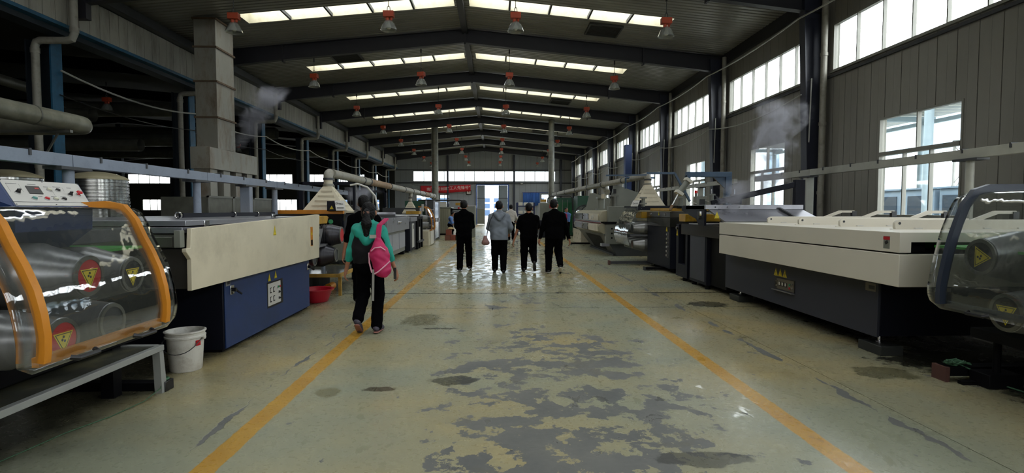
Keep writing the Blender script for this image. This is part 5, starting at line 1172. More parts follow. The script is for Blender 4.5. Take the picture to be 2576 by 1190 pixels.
t = T('floor_beam', (3.9, 14.7, 0), 'black floor beam sticking out below the right roller unit', 'beam'); t.part('beam', MB().box(3.15, 5.2, 15.0, 15.14, .03, .1), dgrey); t.part('end_cap', MB().box(3.12, 3.16, 14.98, 15.16, 0, .12), MC['rusty_cap'])
t = T('floor_beam', (4.2, 13.2, 0), 'short black floor beam in front of the dark navy cabinet', 'beam'); t.part('beam', MB().box(3.75, 4.9, 13.6, 13.72, .02, .08), black); t.part('end_cap', MB().box(3.72, 3.75, 13.58, 13.74, 0, .09), dgrey)
# ---------- RIGHT 6: grey printing body on slanted base
t = T('rotary_printer', (4.6, 20.2, 0), 'grey rotary printer with silver curved doors on slanted dark base', 'machine')
t.part('base', MB().add([(3.55,17.9,.72),(6.2,17.9,.72),(6.2,17.9,0),(3.98,17.9,0), (3.55,23.4,.72),(6.2,23.4,.72),(6.2,22.6,0),(3.98,22.4,0)], [(0,3,2,1),(4,5,6,7),(0,4,7,3),(1,2,6,5),(0,1,5,4),(3,7,6,2)]), mat('slate_base', '#4a4d4f', .4, 0, .06), bev=.01)
t.part('base_recess', MB().add([(3.60,18.8,.62),(3.60,21.9,.62),(3.90,21.5,.12),(3.90,19.0,.12)], [(0,1,2,3)]), black, smooth=False)
t.part('base_frame_lip', MB().box(3.88, 3.98, 18, 22.5, 0, .06), dgrey)
t.part('lower_drum', MB().prism([(3.45, 1.06), (3.38, .95), (3.42, .80), (3.55, .72), (5.8, .72), (5.8, 1.06)], 'y', 18.0, 23.6), cream if 0 else mat('silver_cream', '#a09a82', .3, .25, .06), bev=.01)
t.part('upper_drum', MB().prism([(3.45, 1.12), (3.40, 1.30), (3.52, 1.46), (3.75, 1.50), (5.8, 1.50), (5.8, 1.12)], 'y', 18.0, 23.6), MC['silver_cream'], bev=.01)
t.part('red_trim', MB().box(3.42, 3.46, 18.0, 23.6, 1.075, 1.09), red); t.part('steel_trim', MB().box(3.41, 3.47, 18.0, 23.6, 1.095, 1.12), chrome)
for i, (a, b) in enumerate(((18.1, 19.9), (20.1, 21.2), (21.4, 23.4))):
    for z0, z1, xx in ((.80, 1.03, 3.385), (1.16, 1.38, 3.40)):
        d = t.part('door', MB().box(xx-.01, xx+.03, a, b, z0, z1), (cream, dsteel, steel)[i] if z0 < 1 else (cream, steel, smoked)[i], bev=.008)
        if i == 1: t.part('handle', MB().cyl((xx-.01, b-.2, z1-.08), (xx-.06, b-.3, z1-.10), .015, n=8), rubber, parent=d)
t.part('emblem', MB().cyl((3.39, 19.0, 1.27), (3.375, 19.0, 1.27), .07, n=16).cyl((3.39, 19.3, 1.25), (3.375, 19.3, 1.25), .06, n=16), white_p)
t.part('end_column', MB().box(3.60, 4.3, 17.75, 18.0, .40, 1.05).box(3.66, 4.6, 17.75, 18.0, 1.12, 1.62), grey_en, bev=.01)
for z in (.6, .75, .9): t.part('hole', MB().cyl((3.78, 17.75, z), (3.78, 17.745, z), .03, n=10), black)
t.part('clamp_gap', MB().box(3.55, 4.2, 17.72, 18.02, 1.05, 1.12), black); t.part('foot_clip', MB().box(3.45, 3.7, 17.7, 18.0, .33, .42), steel)
for (y, x0, z1, lab) in ((18.3, 3.98, 2.3, 0), (23.0, 4.0, 2.2, 0)):
    t.part('side_plate', MB().prism([(x0-.22, 1.5), (x0-.05, z1), (x0+.12, z1+.02), (x0+1.35, z1-.42), (x0+1.35, 1.5)], 'y', y-.02, y+.02), grey_en, bev=.004)
t.part('lift_cylinder', MB().cyl((3.95, 18.2, 1.62), (3.95, 18.2, 1.95), .08, n=16).box(3.82, 4.08, 18.1, 18.3, 1.95, 2.0), dsteel); t.part('rod_end', MB().box(3.9, 4.0, 18.15, 18.26, 2.05, 2.2), rubber)
t.part('motor', MB().cyl((3.85, 20.0, 1.55), (3.85, 20.0, 1.92), .13, n=18).box(3.70, 4.0, 19.85, 20.15, 1.92, 1.97).box(3.68, 4.02, 19.8, 20.2, 1.5, 1.56), grey_en); t.part('cap_motor', MB().cyl((3.75, 19.0, 1.9), (3.75, 19.0, 2.05), .08, n=14), cream)
t.part('pipe', MB().cyl((4.25, 17.9, 2.2), (4.25, 17.9, 2.55), .03, n=8).cyl((4.25, 17.9, 2.55), (5.2, 17.9, 2.55), .03, n=8), gan)
# ---------- RIGHT 7: cream unit with dark hoop
t = T('roller_washer', (4.4, 24.8, 0), 'far right cream roller unit with rounded dark hooped cover', 'machine')
t.part('base', MB().prism([(24.0, 0), (26.4, 0), (26.4, .64), (26.0, .70), (24.0, .62)], 'x', 3.75, 5.8), cream, bev=.02)
for i in range(5): t.part('slot', MB().box(3.745, 3.75, 24.2+i*.4, 24.23+i*.4, .2+.2*(i%2), .28+.2*(i%2)), black)
guard(t, [(4.3, 1.72), (4.0, 1.66), (3.80, 1.45), (3.70, 1.1), (3.70, .72)], 24.2, 25.9, .08, rubber, 1, handles=False, sheet_m=guard_r)
t.part('hoop', MB().prism([(3.75, .65), (3.72, 1.1), (3.82, 1.45), (4.02, 1.66), (4.3, 1.72), (4.3, .65)], 'y', 26.0, 26.15), grey_en, bev=.01)
roller(t, 3.85, 1, 24.6, 1.2, .2, 1.8, m=roller_m); roller(t, 3.85, 1, 25.2, .85, .2, 1.8); t.part('cream_body', MB().box(4.2, 5.8, 24.1, 26.2, .7, 1.5), cream, bev=.02)
t = T('floor_beam', (3.8, 23.7, 0), 'far black floor beam beside the cream roller unit', 'beam'); t.part('beam', MB().box(3.3, 4.6, 23.7, 23.82, .03, .1), black); t.part('end_cap', MB().box(3.27, 3.3, 23.68, 23.84, 0, .11), rubber)
# ---------- RIGHT 8: green cabinets, grey pillar cabinet, racks
t = T('green_cabinet', (4.2, 32, 0), 'dark green cabinet with glazed door panels beyond the woman in blue', 'cabinet')
t.part('cabinet_body', MB().box(3.6, 5.2, 32, 33.4, .05, 2.2), green, bev=.01)
for i in range(3):
    d = t.part('door', MB().box(3.64+i*.3, 3.90+i*.3, 31.97, 32.0, .3, 1.95), mat('green_glass_door', '#2f5b3c', .15, 0, .2), bev=.004); t.part('frame_strip', MB().box(3.90+i*.3, 3.93+i*.3, 31.95, 32, .2, 2.1), grey_en, parent=d)
t.part('steel_post', MB().box(4.56, 4.72, 31.9, 32.0, 0, 2.2), steel, bev=.004)
t = T('green_cabinet', (4.9, 29.2, 0), 'plain dark green cabinet just behind the far right cream unit', 'cabinet'); t.part('cabinet_body', MB().box(4.35, 5.6, 29, 30.4, .05, 2.25), green, bev=.01); t.part('door_line', MB().box(4.9, 4.92, 28.99, 29.0, .1, 2.2), black); t.part('plinth', MB().box(4.4, 5.55, 29.03, 30.3, 0, .05), black)
t = T('grey_cabinet', (2.7, 30.3, 0), 'grey upright cabinet on dark base behind the rightmost man', 'cabinet')
t.part('upper_cabinet', MB().box(2.45, 2.95, 30, 31.2, .95, 1.88), grey_en, bev=.01); t.part('lower_cabinet', MB().box(2.42, 2.98, 29.97, 31.2, 0, .94), navy_en, bev=.01); tri_sign(t, (2.58, 29.968, .55), (0,-1,0), .12, glyph='bolt')
t.part('red_stop', MB().cyl((3.02, 30.1, 1.75), (3.02, 30.0, 1.75), .06, n=12).box(2.96, 3.2, 30.05, 30.2, 1.6, 1.7), red); t.part('ochre_box', MB().box(2.5, 2.8, 30.05, 30.4, 1.95, 2.08), yel_tray); t.part('box_mount', MB().box(2.5, 2.8, 30.05, 30.4, 1.88, 1.95), white_p)
t.part('arch_pipe', MB().tube([(2.85, 30.2, 1.88), (2.9, 30.2, 2.15), (3.05, 30.2, 2.26), (4.1, 30.2, 2.28), (4.22, 30.2, 2.2), (4.25, 30.2, 1.5)], .03, 8), dgrey)
t = T('storage_rack', (2.0, 33, 0), 'dark blue storage rack with white bundles left of the grey cabinet', 'rack')
rb = mat('rack_blue', '#1b2752', .45, 0, .1)
for x in (1.35, 2.35): t.part('upright', MB().box(x-.04, x+.04, 33, 33.08, 0, 1.95), rb); t.part('upright', MB().box(x-.04, x+.04, 34.2, 34.28, 0, 1.95), rb)
for i in range(4):
    s_ = t.part('shelf', MB().box(1.35, 2.35, 33, 34.28, .2+i*.5, .25+i*.5), rb)
for i in range(4):
    for j in range(3):
        z = .25+i*.5
        if z > 1.8 and j == 1: continue
        single('folded_bundle', MB().box(1.42+j*.32, 1.66+j*.32, 33.02, 33.6, z, z+.2), white_en, 'white folded bundle on the %s rack shelf, %s of the row' % (ORD[i] + ' lowest', ('left', 'middle', 'right')[j]), 'bundle', 'white bundles on the blue rack', bev=.02)
single('wall_duct', MB().box(7.0, 7.35, 29.6, 30.0, 0, 5.0), mat('deep_blue_duct', '#142c58', .5, 0, .1), 'deep blue upright post between the far right windows', 'post')
# posts seen behind the far machines
for i, (x, y) in enumerate(((-4.9, 14.2), (-5.3, 20.3))):
    t = T('support_frame', (x, y, 0), 'thin dark support frame behind the left machines, %s one' % ('nearer', 'farther')[i], 'frame', 'support frames behind the left line')
    t.part('post', MB().box(x-.05, x+.05, y-.05, y+.05, 0, 2.2), navy_en); t.part('post', MB().box(x+1.3, x+1.36, y-.05, y+.05, 1.6 if i else 1.5, 2.2), navy_en); t.part('beam', MB().box(x-.05, x+1.36, y-.05, y+.05, 2.14, 2.22), navy_en)
# ================================================================ PEOPLE (implicit surfaces -> one continuous mesh each)
class SDF:
    def __init__(s): s.P = []
    def cap(s, a, ra, b, rb, k=.02, fl=1.0, fd=(0, 1, 0)): s.P.append(('c', np.array(a, float), ra, np.array(b, float), rb, k, fl, np.array(fd, float))); return s
    def ell(s, c, r, k=.02, rot=None): s.P.append(('e', np.array(c, float), np.array(r, float), k, rot)); return s
    def mesh(s, h=.01, noise=None, cut=None):
        lo = np.full(3, 1e9); hi = -lo
        for p in s.P:
            if p[0] == 'c':
                r = max(p[2], p[4])*max(1, 1)+.03; 
                for q in (p[1], p[3]): lo = np.minimum(lo, q-r); hi = np.maximum(hi, q+r)
            else: r = p[2].max()+.03; lo = np.minimum(lo, p[1]-r); hi = np.maximum(hi, p[1]+r)
        n = np.ceil((hi-lo)/h).astype(int)+1
        ax = [lo[i]+h*np.arange(n[i]) for i in range(3)]; D = np.full(n, .2, np.float32)
        for p in s.P:
            if p[0] == 'c': m = max(p[2], p[4])+p[5]+.02; a = np.minimum(p[1], p[3])-m; b = np.maximum(p[1], p[3])+m; k = p[5]
            else: m = p[2].max()+p[3]+.02; a = p[1]-m; b = p[1]+m; k = p[3]
            i0 = np.maximum(0, ((a-lo)/h).astype(int)); i1 = np.minimum(n, ((b-lo)/h).astype(int)+2)
            sl = tuple(slice(i0[i], i1[i]) for i in range(3))
            X, Y, Z = np.meshgrid(*[ax[i][sl[i]] for i in range(3)], indexing='ij'); Q = np.stack([X, Y, Z], -1)
            if p[0] == 'c':
                A, ra, B, rb, k, fl, fd = p[1:]
                if fl != 1.0:
                    fd = fd/np.linalg.norm(fd); f = (1/fl-1)
                    Q = Q + ((Q-A)@fd)[..., None]*fd*f; B = B + ((B-A)@fd)*fd*f
                ba = B-A; t = np.clip(((Q-A)@ba)/max(ba@ba, 1e-9), 0, 1)
                d = np.linalg.norm(Q-A-t[..., None]*ba, axis=-1) - (ra+(rb-ra)*t)
                if fl < 1: d = d*max(fl, .6)
            else:
                c, r, k, rot = p[1:]; q = Q-c
                if rot is not None: q = q@rot
                k0 = np.linalg.norm(q/r, axis=-1); k1 = np.linalg.norm(q/(r*r), axis=-1); d = k0*(k0-1)/np.maximum(k1, 1e-6)
            E_ = D[sl]; hh = np.maximum(k-np.abs(E_-d), 0)/k; D[sl] = np.minimum(E_, d) - hh*hh*k*.25
        X, Y, Z = np.meshgrid(*ax, indexing='ij')
        if noise: 
            am, fq, sd = noise
            D += (am*np.sin(X*fq+sd+1.7*np.sin(Z*fq*.6))*np.sin(Z*fq*.8+Y*fq*.5+sd*2)).astype(np.float32)
        if cut:
            for (pt, nn) in cut:
                pt = np.array(pt); nn = np.array(nn, float); nn /= np.linalg.norm(nn)
                D = np.maximum(D, (X-pt[0])*nn[0]+(Y-pt[1])*nn[1]+(Z-pt[2])*nn[2])
        D[0], D[-1], D[:, 0], D[:, -1], D[:, :, 0], D[:, :, -1] = .1, .1, .1, .1, .1, .1
        return nets(D, lo, h)
def nets(D, lo, h):
    I = D < 0; s = [np.array(D.shape)-1][0]; nx, ny, nz = s
    cnt = np.zeros(s, np.int8); acc = np.zeros((*s, 3), np.float32)
    corners = [(i, j, k) for i in (0, 1) for j in (0, 1) for k in (0, 1)]
    for a in corners:
        for d in range(3):
            if a[d]: continue
            b = list(a); b[d] = 1
            va = D[a[0]:a[0]+nx, a[1]:a[1]+ny, a[2]:a[2]+nz]; vb = D[b[0]:b[0]+nx, b[1]:b[1]+ny, b[2]:b[2]+nz]
            m = (va < 0) != (vb < 0); ii = np.nonzero(m)
            t = va[ii]/(va[ii]-vb[ii]); p = np.tile(np.array(a, np.float32), (len(t), 1)); p[:, d] += t
            acc[ii] += p; cnt[ii] += 1
    act = cnt > 0; idx = np.full(s, -1, np.int64); cells = np.argwhere(act); idx[act] = np.arange(len(cells))
    V = (cells + acc[act]/cnt[act][:, None])*h + lo
    F = []
    for d in range(3):
        e = [(1, 2), (2, 0), (0, 1)][d]; sh = list(D.shape); 
        sl0 = [slice(1, -1)]*3; sl0[d] = slice(0, -1); sl1 = [slice(1, -1)]*3; sl1[d] = slice(1, None)
        A = I[tuple(sl0)]; B = I[tuple(sl1)]; w = np.argwhere(A != B); off = np.array([1, 1, 1]); off[d] = 0; w = w+off
        ok = np.all(w < np.array(s), 1) ; w = w[ok]
        u = np.zeros(3, int); u[e[0]] = 1; v = np.zeros(3, int); v[e[1]] = 1
        q = [idx[tuple((w-u-v).T)], idx[tuple((w-v).T)], idx[tuple(w.T)], idx[tuple((w-u).T)]]
        q = np.stack(q, 1); fl = ~I[tuple(w.T)] ; q[~fl] = q[~fl][:, ::-1] ; F.append(q)
    F = np.concatenate(F); F = F[np.all(F >= 0, 1)][:, ::-1]
    return V, F
def sdf_part(t, name, sdf, m, h=.01, parent=None, label=None, xf=None, **kw):
    V, F = sdf.mesh(h, **kw)
    me = bpy.data.meshes.new(name); me.from_pydata(V.tolist(), [], F.tolist()); me.materials.append(m)
    me.polygons.foreach_set('use_smooth', [True]*len(me.polygons)); me.update()
    o = bpy.data.objects.new(name, me); C.objects.link(o); o.parent = parent or t.o
    if label: o['label'] = label
    return o
skin = mat('skin', '#9c6a50', .5, 0, .06, 12); hair_m = mat('black_hair', '#050404', .55, 0, .2, 30, spec=.2)
blk = mat('black_cloth', '#040405', .95, 0, .2, 20, spec=.04); blk2 = mat('black_trousers', '#050507', .95, 0, .2, 20, spec=.04)
shoe_b = mat('black_shoe', '#0c0c0e', .4, 0, 0); sole_w = mat('white_sole', '#b9b6b0', .6, 0, .1)
def ik(a, c, l1, l2, bend):
    a, c = np.array(a, float), np.array(c, float); d = c-a; L = min(np.linalg.norm(d), (l1+l2)*.999); u = d/np.linalg.norm(d)
    x = (l1*l1-l2*l2+L*L)/(2*L); y = math.sqrt(max(0, l1*l1-x*x)); b = np.array(bend, float); b = b-u*(b@u); b /= np.linalg.norm(b)
    return a+u*x+b*y
def hand(s, w, d, n, side, sc=1.0, curl=.5):
    """five fingers: w wrist, d direction, n palm normal, side = thumb side vector"""
    w = np.array(w, float); d = np.array(d, float); d /= np.linalg.norm(d); n = np.array(n, float); n = n-d*(n@d); n /= np.linalg.norm(n)
    e = np.array(side, float); e = e-d*(e@d)-n*(e@n); e /= np.linalg.norm(e)
    for i, (o, L) in enumerate(((.030, .92), (.010, 1.0), (-.010, .95), (-.029, .76))):
        b = w + d*.092*sc + e*o*sc; s.cap(w + d*.01 + e*o*.5*sc, .019*sc, b, .0125*sc, .012)
        a = curl*.7+.05*i; p = b; r = .0098*sc
        for L_ in (.042, .028, .022):
            dd = d*math.cos(a)+n*math.sin(a); q = p+dd*L_*L*sc; s.cap(p, r, q, r*.9, .006); p = q; r *= .92; a += curl*.7
    p = w + d*.02*sc + e*.024*sc; q = p + (d*.7+e*.6+n*.25)*.045*sc; s.cap(p, .017*sc, q, .0115*sc, .012); s.cap(q, .0112*sc, q+(d*.9+e*.15+n*.4)*.03*sc, .0095*sc, .006)
def person(loc, label, H=1.74, rz=0., girth=1.0, top=('coat', blk), bottoms=blk2, Lf=(-.10, .0, 0.), Rf=(.10, .1, 0.), larm=None, rarm=None, h=.009,
           sleeve=1.0, female=False, shoe=shoe_b, sole=sole_w, lean=0., headturn=0., collar=None, hairstyle='short', shw=.182, hem=.50, face=False, skin_m=skin, bald=0):
    """feet tuples (x, y, heel_lift); faces +Y before rotation"""
    t = T('person', (loc[0], loc[1], 0), label, 'person'); t.o.rotation_euler.z = rz; t.l = Vector((0, 0, 0))
    k = H/1.75; g = girth; hipz = .92*k; shz = 1.375*k; nz = 1.50*k
    fy = lambda z: lean*max(0, z-hipz)
    hips = [np.array((-.09*g, 0, hipz)), np.array((.09*g, 0, hipz))]; legs = []
    for hp, F_ in zip(hips, (Lf, Rf)):
        x, y, lift = F_
        ank = np.array((x, y, .085+lift*.9)); toe = np.array((x*1.15, y+.17-lift*.45, .035+max(0, lift-.12)*.4)); heel = np.array((x, y-.05, .04+lift))
        if lift: heel = np.array((x, y-.06-lift*.1, .03+lift*1.05)); ank = heel + np.array((0, .05, .05))
        kn = ik(hp, ank, .43*k, .42*k, (0, 1, 0)); legs.append((hp, kn, ank, heel, toe))
    sh = [np.array((-shw*k, fy(shz), shz)), np.array((shw*k, fy(shz), shz))]
    arms = []
    for sd, a_, s0 in ((-1, larm, sh[0]), (1, rarm, sh[1])):
        w = np.array(a_ if a_ is not None else (sd*.30, .03, .84)); w = w*np.array((1, 1, k)); el = ik(s0, w, .29*k, .26*k, (sd*.35, -1, -.15)); arms.append((s0, el, w))
    HS = 1.1; B = SDF(); head = np.array((0, fy(1.62)+.015, 1.612*k)); R = Matrix.Rotation(-headturn, 3, 'Z'); Rn = np.array(R)
    hv = lambda x, y, z: head + (Rn@np.array((x, y, z)))*k*1.06*HS
    B.ell(hv(0, -.012, .03), np.array((.077, .094, .090))*k*HS, .02, Rn); B.ell(hv(0, .028, -.045), np.array((.056, .066, .068))*k*HS, .03, Rn)
    B.cap(hv(0, .095, .018), .010, hv(0, .113, -.018), .013, .015); B.cap(hv(-.030, .082, .034), .012, hv(.030, .082, .034), .012, .012)
    B.cap(hv(-.020, .085, -.058), .008, hv(.020, .085, -.058), .008, .008)
    for sd in (-1, 1): B.ell(hv(sd*.080, -.005, -.002), np.array((.010, .020, .032))*k*HS, .008, Rn)
    B.cap(hv(0, -.02, -.05), .052*k, (0, fy(1.46), 1.43*k), .056*k, .03)
    B.cap((-.12*k, fy(1.38), 1.37*k), .05*k, (.12*k, fy(1.38), 1.37*k), .05*k, .04); B.cap((0, fy(1.3), 1.28*k), .12*k, (0, 0, 1.0*k), .11*k, .08, .7); B.cap((-.06, 0, .95*k), .10*k, (.06, 0, .95*k), .10*k, .06)
    for s0, el, w in arms:
        B.cap(s0, .050*k, el, .037*k, .03); B.cap(el, .038*k, w, .025*k, .02); d = (w-el)/np.linalg.norm(w-el); sd = -1 if s0[0] < 0 else 1
        dn = np.array((-sd, .25, 0)) if abs(d[2]) > .5 else np.array((0, 0, -1.)); sv = np.array((0, 1, .15)) if abs(d[2]) > .5 else np.array((-sd, .3, 0))
        hand(B, w, d, dn, sv, 1.0*k, .55)
    for hp, kn, an, he, to in legs: B.cap(hp, .075*k, kn, .05*k, .04); B.cap(kn, .05*k, an, .033*k, .02); B.cap(an, .03*k, to, .025*k, .02)
    body = sdf_part(t, 'body', B, skin_m, max(h*.85, .007) if h < .012 else h)
    # hair
    Hr = SDF(); Hr.ell(hv(0, -.022, .045), np.array((.083, .096, .088))*k*HS, .02, Rn); Hr.ell(hv(0, -.045, -.005), np.array((.072, .060, .060))*k*HS, .03, Rn)
    cut = [(hv(0, .070, .03), tuple(Rn@np.array((0, 1, -.55))))]
    if hairstyle == 'short': cut.append((hv(0, -.06, -.05), tuple(Rn@np.array((0, .25, -1)))))
    if hairstyle == 'ponytail':
        Hr.ell(hv(0, -.125, .02), np.array((.028, .028, .028)), .02); Hr.cap(hv(0, -.135, .0), .034, hv(.006, -.165, -.12), .058, .03); Hr.cap(hv(.006, -.165, -.12), .058, hv(.0, -.16, -.31), .024, .03)
        Hr.ell(hv(0, -.04, -.03), np.array((.078, .07, .07))*k*HS, .03, Rn)
    if hairstyle == 'tied': Hr.ell(hv(0, -.11, .0), np.array((.035, .04, .04)), .02)
    sdf_part(t, 'hair', Hr, hair_m, h*.9, noise=(.0035, 130, .7), cut=cut)
    if hairstyle == 'ponytail': sdf_part(t, 'hair_tie', SDF().cap(hv(-.012, -.142, .002), .026, hv(.012, -.142, .002), .026, .01), mat('hair_tie_brown', '#6b4a3a', .6), h*.8)
    if face:
        for sd in (-1, 1): t.part('eye', MB().lathe([(.001, -.011), (.008, -.008), (.011, 0), (.008, .008), (.001, .011)], tuple(hv(sd*.030, .083, .012)), n=12), mat('eye_dark', '#2a211d', .2, 0, 0))
        t.part('mouth', MB().tube([hv(-.022, .094, -.058), hv(0, .099, -.060), hv(.022, .094, -.058)], .004, 6), mat('lips', '#8d4a42', .5, 0, 0))
    # trousers
    Tr = SDF(); Tr.cap((-.06*g, 0, .965*k), .108*k*g, (.06*g, 0, .965*k), .108*k*g, .05, .92)
    Tr.cap((-.06*g, -.03, .90*k), .100*g, (.06*g, -.03, .90*k), .100*g, .05)
    for hp, kn, an, he, to in legs:
        Tr.cap(hp, .102*k*g, kn, .084*k*g, .05); Tr.cap(kn, .084*k*g, an+np.array((0, -.005, .01)), .074*k, .04); 
    tr = sdf_part(t, 'trousers', Tr, bottoms, h, noise=(.004, 38, loc[0]))
    # shoes
    for i, (hp, kn, an, he, to) in enumerate(legs):
        S_ = SDF(); S_.cap(he+(0, .01, .02), .036, to, .036, .02, .8, (0, 0, 1)).cap(he+(0, .015, .04), .038, an, .042, .03).cap(to, .038, he*.4+to*.6+(0, 0, .02), .04, .02)
        so = sdf_part(t, 'shoe', S_, shoe, h*.9)
        dv = (to-he); ln = np.linalg.norm(dv); dv = dv/ln; up = np.cross(np.array((1, 0, 0)), dv); up /= np.linalg.norm(up); 
        if up[2] < 0: up = -up
        so_ = SDF(); so_.cap(he+dv*.0-up*.018, .036, to-up*.020, .040, .01, .32, tuple(up)); sdf_part(t, 'sole', so_, sole, h*.8, parent=so)
    # top
    kind, tm = top[0], top[1]
    U = SDF(); hz = hem*H
    U.cap((-.105*k*g, fy(1.36), 1.345*k), .085*k, (0, fy(1.4), 1.385*k), .085*k, .06, .9).cap((.105*k*g, fy(1.36), 1.345*k), .085*k, (0, fy(1.4), 1.385*k), .085*k, .06, .9)
    U.cap((-.075*g, fy(1.25)-.01, 1.22*k), .125*k*g, (.075*g, fy(1.25)-.01, 1.22*k), .125*k*g, .08, .85); U.cap((-.06*g, fy(1.05), 1.05*k), .122*k*g, (.06*g, fy(1.05), 1.05*k), .122*k*g, .08, .88)
    hr = .126*(1.1 if kind == 'coat' else 1.0)
    U.cap((-.06*g, -.01, hz+.15), hr*k*g, (-.058*g, -.01, hz-.03), hr*k*g, .05, .95).cap((.06*g, -.01, hz+.15), hr*k*g, (.058*g, -.01, hz-.03), hr*k*g, .05, .95)
    U.cap((-.05, fy(1.42), 1.42*k), .06*k, (.05, fy(1.42), 1.42*k), .06*k, .05)
    for sd in (-1, 1): U.cap((sd*.03, fy(1.46)-.01, 1.465*k), .05*k, (sd*.15*k, fy(1.4)-.005, 1.395*k), .05*k, .05)
    if kind != 'tee': U.cap((0, fy(1.46)-.01, 1.43*k), .075*k, (0, fy(1.5)-.008, 1.49*k), .069*k, .03)
    sl = sleeve; cf = 1.1 if kind in ('coat', 'jacket') else 1.02
    for s0, el, w in arms:
        if sl >= 1: U.cap(s0, .066*k*cf, el, .052*k*cf, .05); U.cap(el, .052*k*cf, w-(w-el)*.03, .038*k*cf, .03)
        elif sl > .5: U.cap(s0, .066*k*cf, el, .052*k*cf, .05); U.cap(el, .052*k*cf, el+(w-el)*(sl-.5)*2, .045*k*cf, .03)
        else: U.cap(s0, .070*k, s0+(el-s0)*.85, .062*k, .05)
    gar = sdf_part(t, {'coat': 'jacket', 'jacket': 'jacket', 'tee': 't_shirt', 'shirt': 'shirt'}[kind], U, tm, h, noise=(.0045, 34, loc[0]*3+1), cut=[((0, 0, hz), (0, 0, -1))])
    if collar:
        sdf_part(t, 'collar', SDF().cap((0, fy(1.5)-.002, 1.50*k), .066*k, (0, fy(1.5), 1.525*k), .062*k, .01), collar, h*.9)
    return t, dict(arms=arms, k=k, head=head, fy=fy, gar=gar)

# 1 woman with pink backpack
teal = mat('teal_cloth', '#17917f', .7, 0, .08, 8); char = mat('charcoal_cloth', '#161618', .7, 0, .2, 9, spec=.15)
t, q = person((-1.55, 6.85), 'woman in teal and charcoal hooded jacket carrying a pink backpack', H=1.60, top=('jacket', teal), Lf=(-.10, -.17, .11), Rf=(.10, -.08, 0.), larm=(-.30, .06, .84), rarm=(.30, .08, .83), h=.0075, sleeve=.72, hairstyle='ponytail', shw=.165, hem=.53, girth=.98, sole=mat('pink_sole', '#8a5a50', .6, 0, .1), shoe=mat('grey_purple_shoe', '#3d3844', .6, 0, .2))
k = q['k']
sdf_part(t, 'hood', SDF().cap((-.12, -.075, 1.37*k), .055, (0, -.12, 1.26*k), .062, .05).cap((.12, -.075, 1.37*k), .055, (0, -.12, 1.26*k), .062, .05).cap((-.15, -.02, 1.41*k), .055, (.15, -.02, 1.41*k), .055, .05).cap((-.09, -.085, 1.36*k), .065, (.09, -.085, 1.36*k), .065, .05).cap((0, -.13, 1.24*k), .03, (0, -.1, 1.3*k), .05, .05), teal, .0075, noise=(.004, 50, 1.))
Bd = SDF(); g = 1.0
Bd.cap((-.085, -.012, 1.31*k), .098*k, (.085, -.012, 1.31*k), .098*k, .06, .9).cap((-.068, -.014, 1.20*k), .140*k, (.068, -.014, 1.20*k), .140*k, .08, .93).cap((-.065, -.012, 1.10*k), .137*k, (.065, -.012, 1.10*k), .137*k, .08, .93).cap((-.06, -.004, 1.02*k), .130*k, (.06, -.004, 1.02*k), .130*k, .08, .92).cap((-.06, 0, .96*k), .132*k, (.06, 0, .96*k), .132*k, .06, .95)
sdf_part(t, 'jacket_body', Bd, char, .0075, noise=(.004, 40, 2.), cut=[((0, 0, .53*1.6), (0, 0, -1)), ((0, -.05, 1.36*k), (0, .6, 1))], label='charcoal jacket back')
pk = mat('pink_fabric', '#ad1250', .6, 0, .1, 10); lpk = mat('pale_pink_trim', '#d9a0b0', .6, 0, .05)
bp_ = T('backpack', (-1.38, 6.68, .86), 'bright pink backpack with pale trim slung on the woman\'s right shoulder', 'backpack'); bp_.l = Vector((0, 0, 0)); bp_.o.location = (-1.40, 6.85, 0)
bs = SDF().cap((.0, -.195, 1.14), .045, (.015, -.205, .98), .098, .05, .75).cap((.015, -.205, .98), .108, (.05, -.205, .80), .105, .05, .75)
sdf_part(bp_, 'bag_body', bs, pk, .008, noise=(.004, 45, 0.))
bp_.part('shoulder_strap', MB().add([(x, y, z) for (x, y, z, w) in [] ], [])if 0 else MB().bar((.0, -.20, 1.14), (.01, -.155, 1.33), .06, .018).bar((.01, -.155, 1.325), (.07, -.02, 1.40), .06, .018), pk)
bp_.part('trim', MB().tube([(-.07, -.265, 1.02), (-.02, -.285, 1.06), (.05, -.285, 1.07), (.10, -.265, 1.03)], .008, 6).tube([(.15, -.25, .90), (.09, -.285, .84), (.02, -.29, .78), (-.03, -.27, .75)], .008, 6).tube([(-.105, -.22, 1.0), (-.10, -.225, .88), (-.07, -.23, .76)], .009, 6), lpk)
bp_.part('hanging_strap', MB().bar((-.05, -.24, .80), (-.065, -.22, .42), .028, .004), mat('grey_webbing', '#8c8a84', .7, 0, .1))
bp_.part('buckle', MB().box(-.10, -.02, -.20, -.16, 1.17, 1.21), mat('grey_buckle', '#9a948c', .5))
ph = single('phone', MB().box(-1.245, -1.215, 6.80, 6.83, .66, .80), rubber, 'dark phone held in the woman\'s right hand', 'phone')
# 2 man half hidden behind her
person((-2.10, 8.95), 'man in black seen from behind, mostly hidden by the woman with the backpack', H=1.74, girth=1.12, top=('tee', blk), sleeve=.62, Lf=(-.12, .0, 0), Rf=(.12, .35, .05), larm=(-.34, .02, .80), rarm=(.30, .06, .85), h=.010, shw=.198)
# 3 man, arms forward
person((-.76, 13.6), 'man in black shirt and trousers with both forearms bent forward, leftmost of four walking abreast', H=1.745, girth=1.02, top=('shirt', blk), Lf=(-.10, -.10, 0), Rf=(.12, .22, .03), larm=(-.12, .34, 1.05), rarm=(.14, .34, 1.05), h=.011, hem=.52)
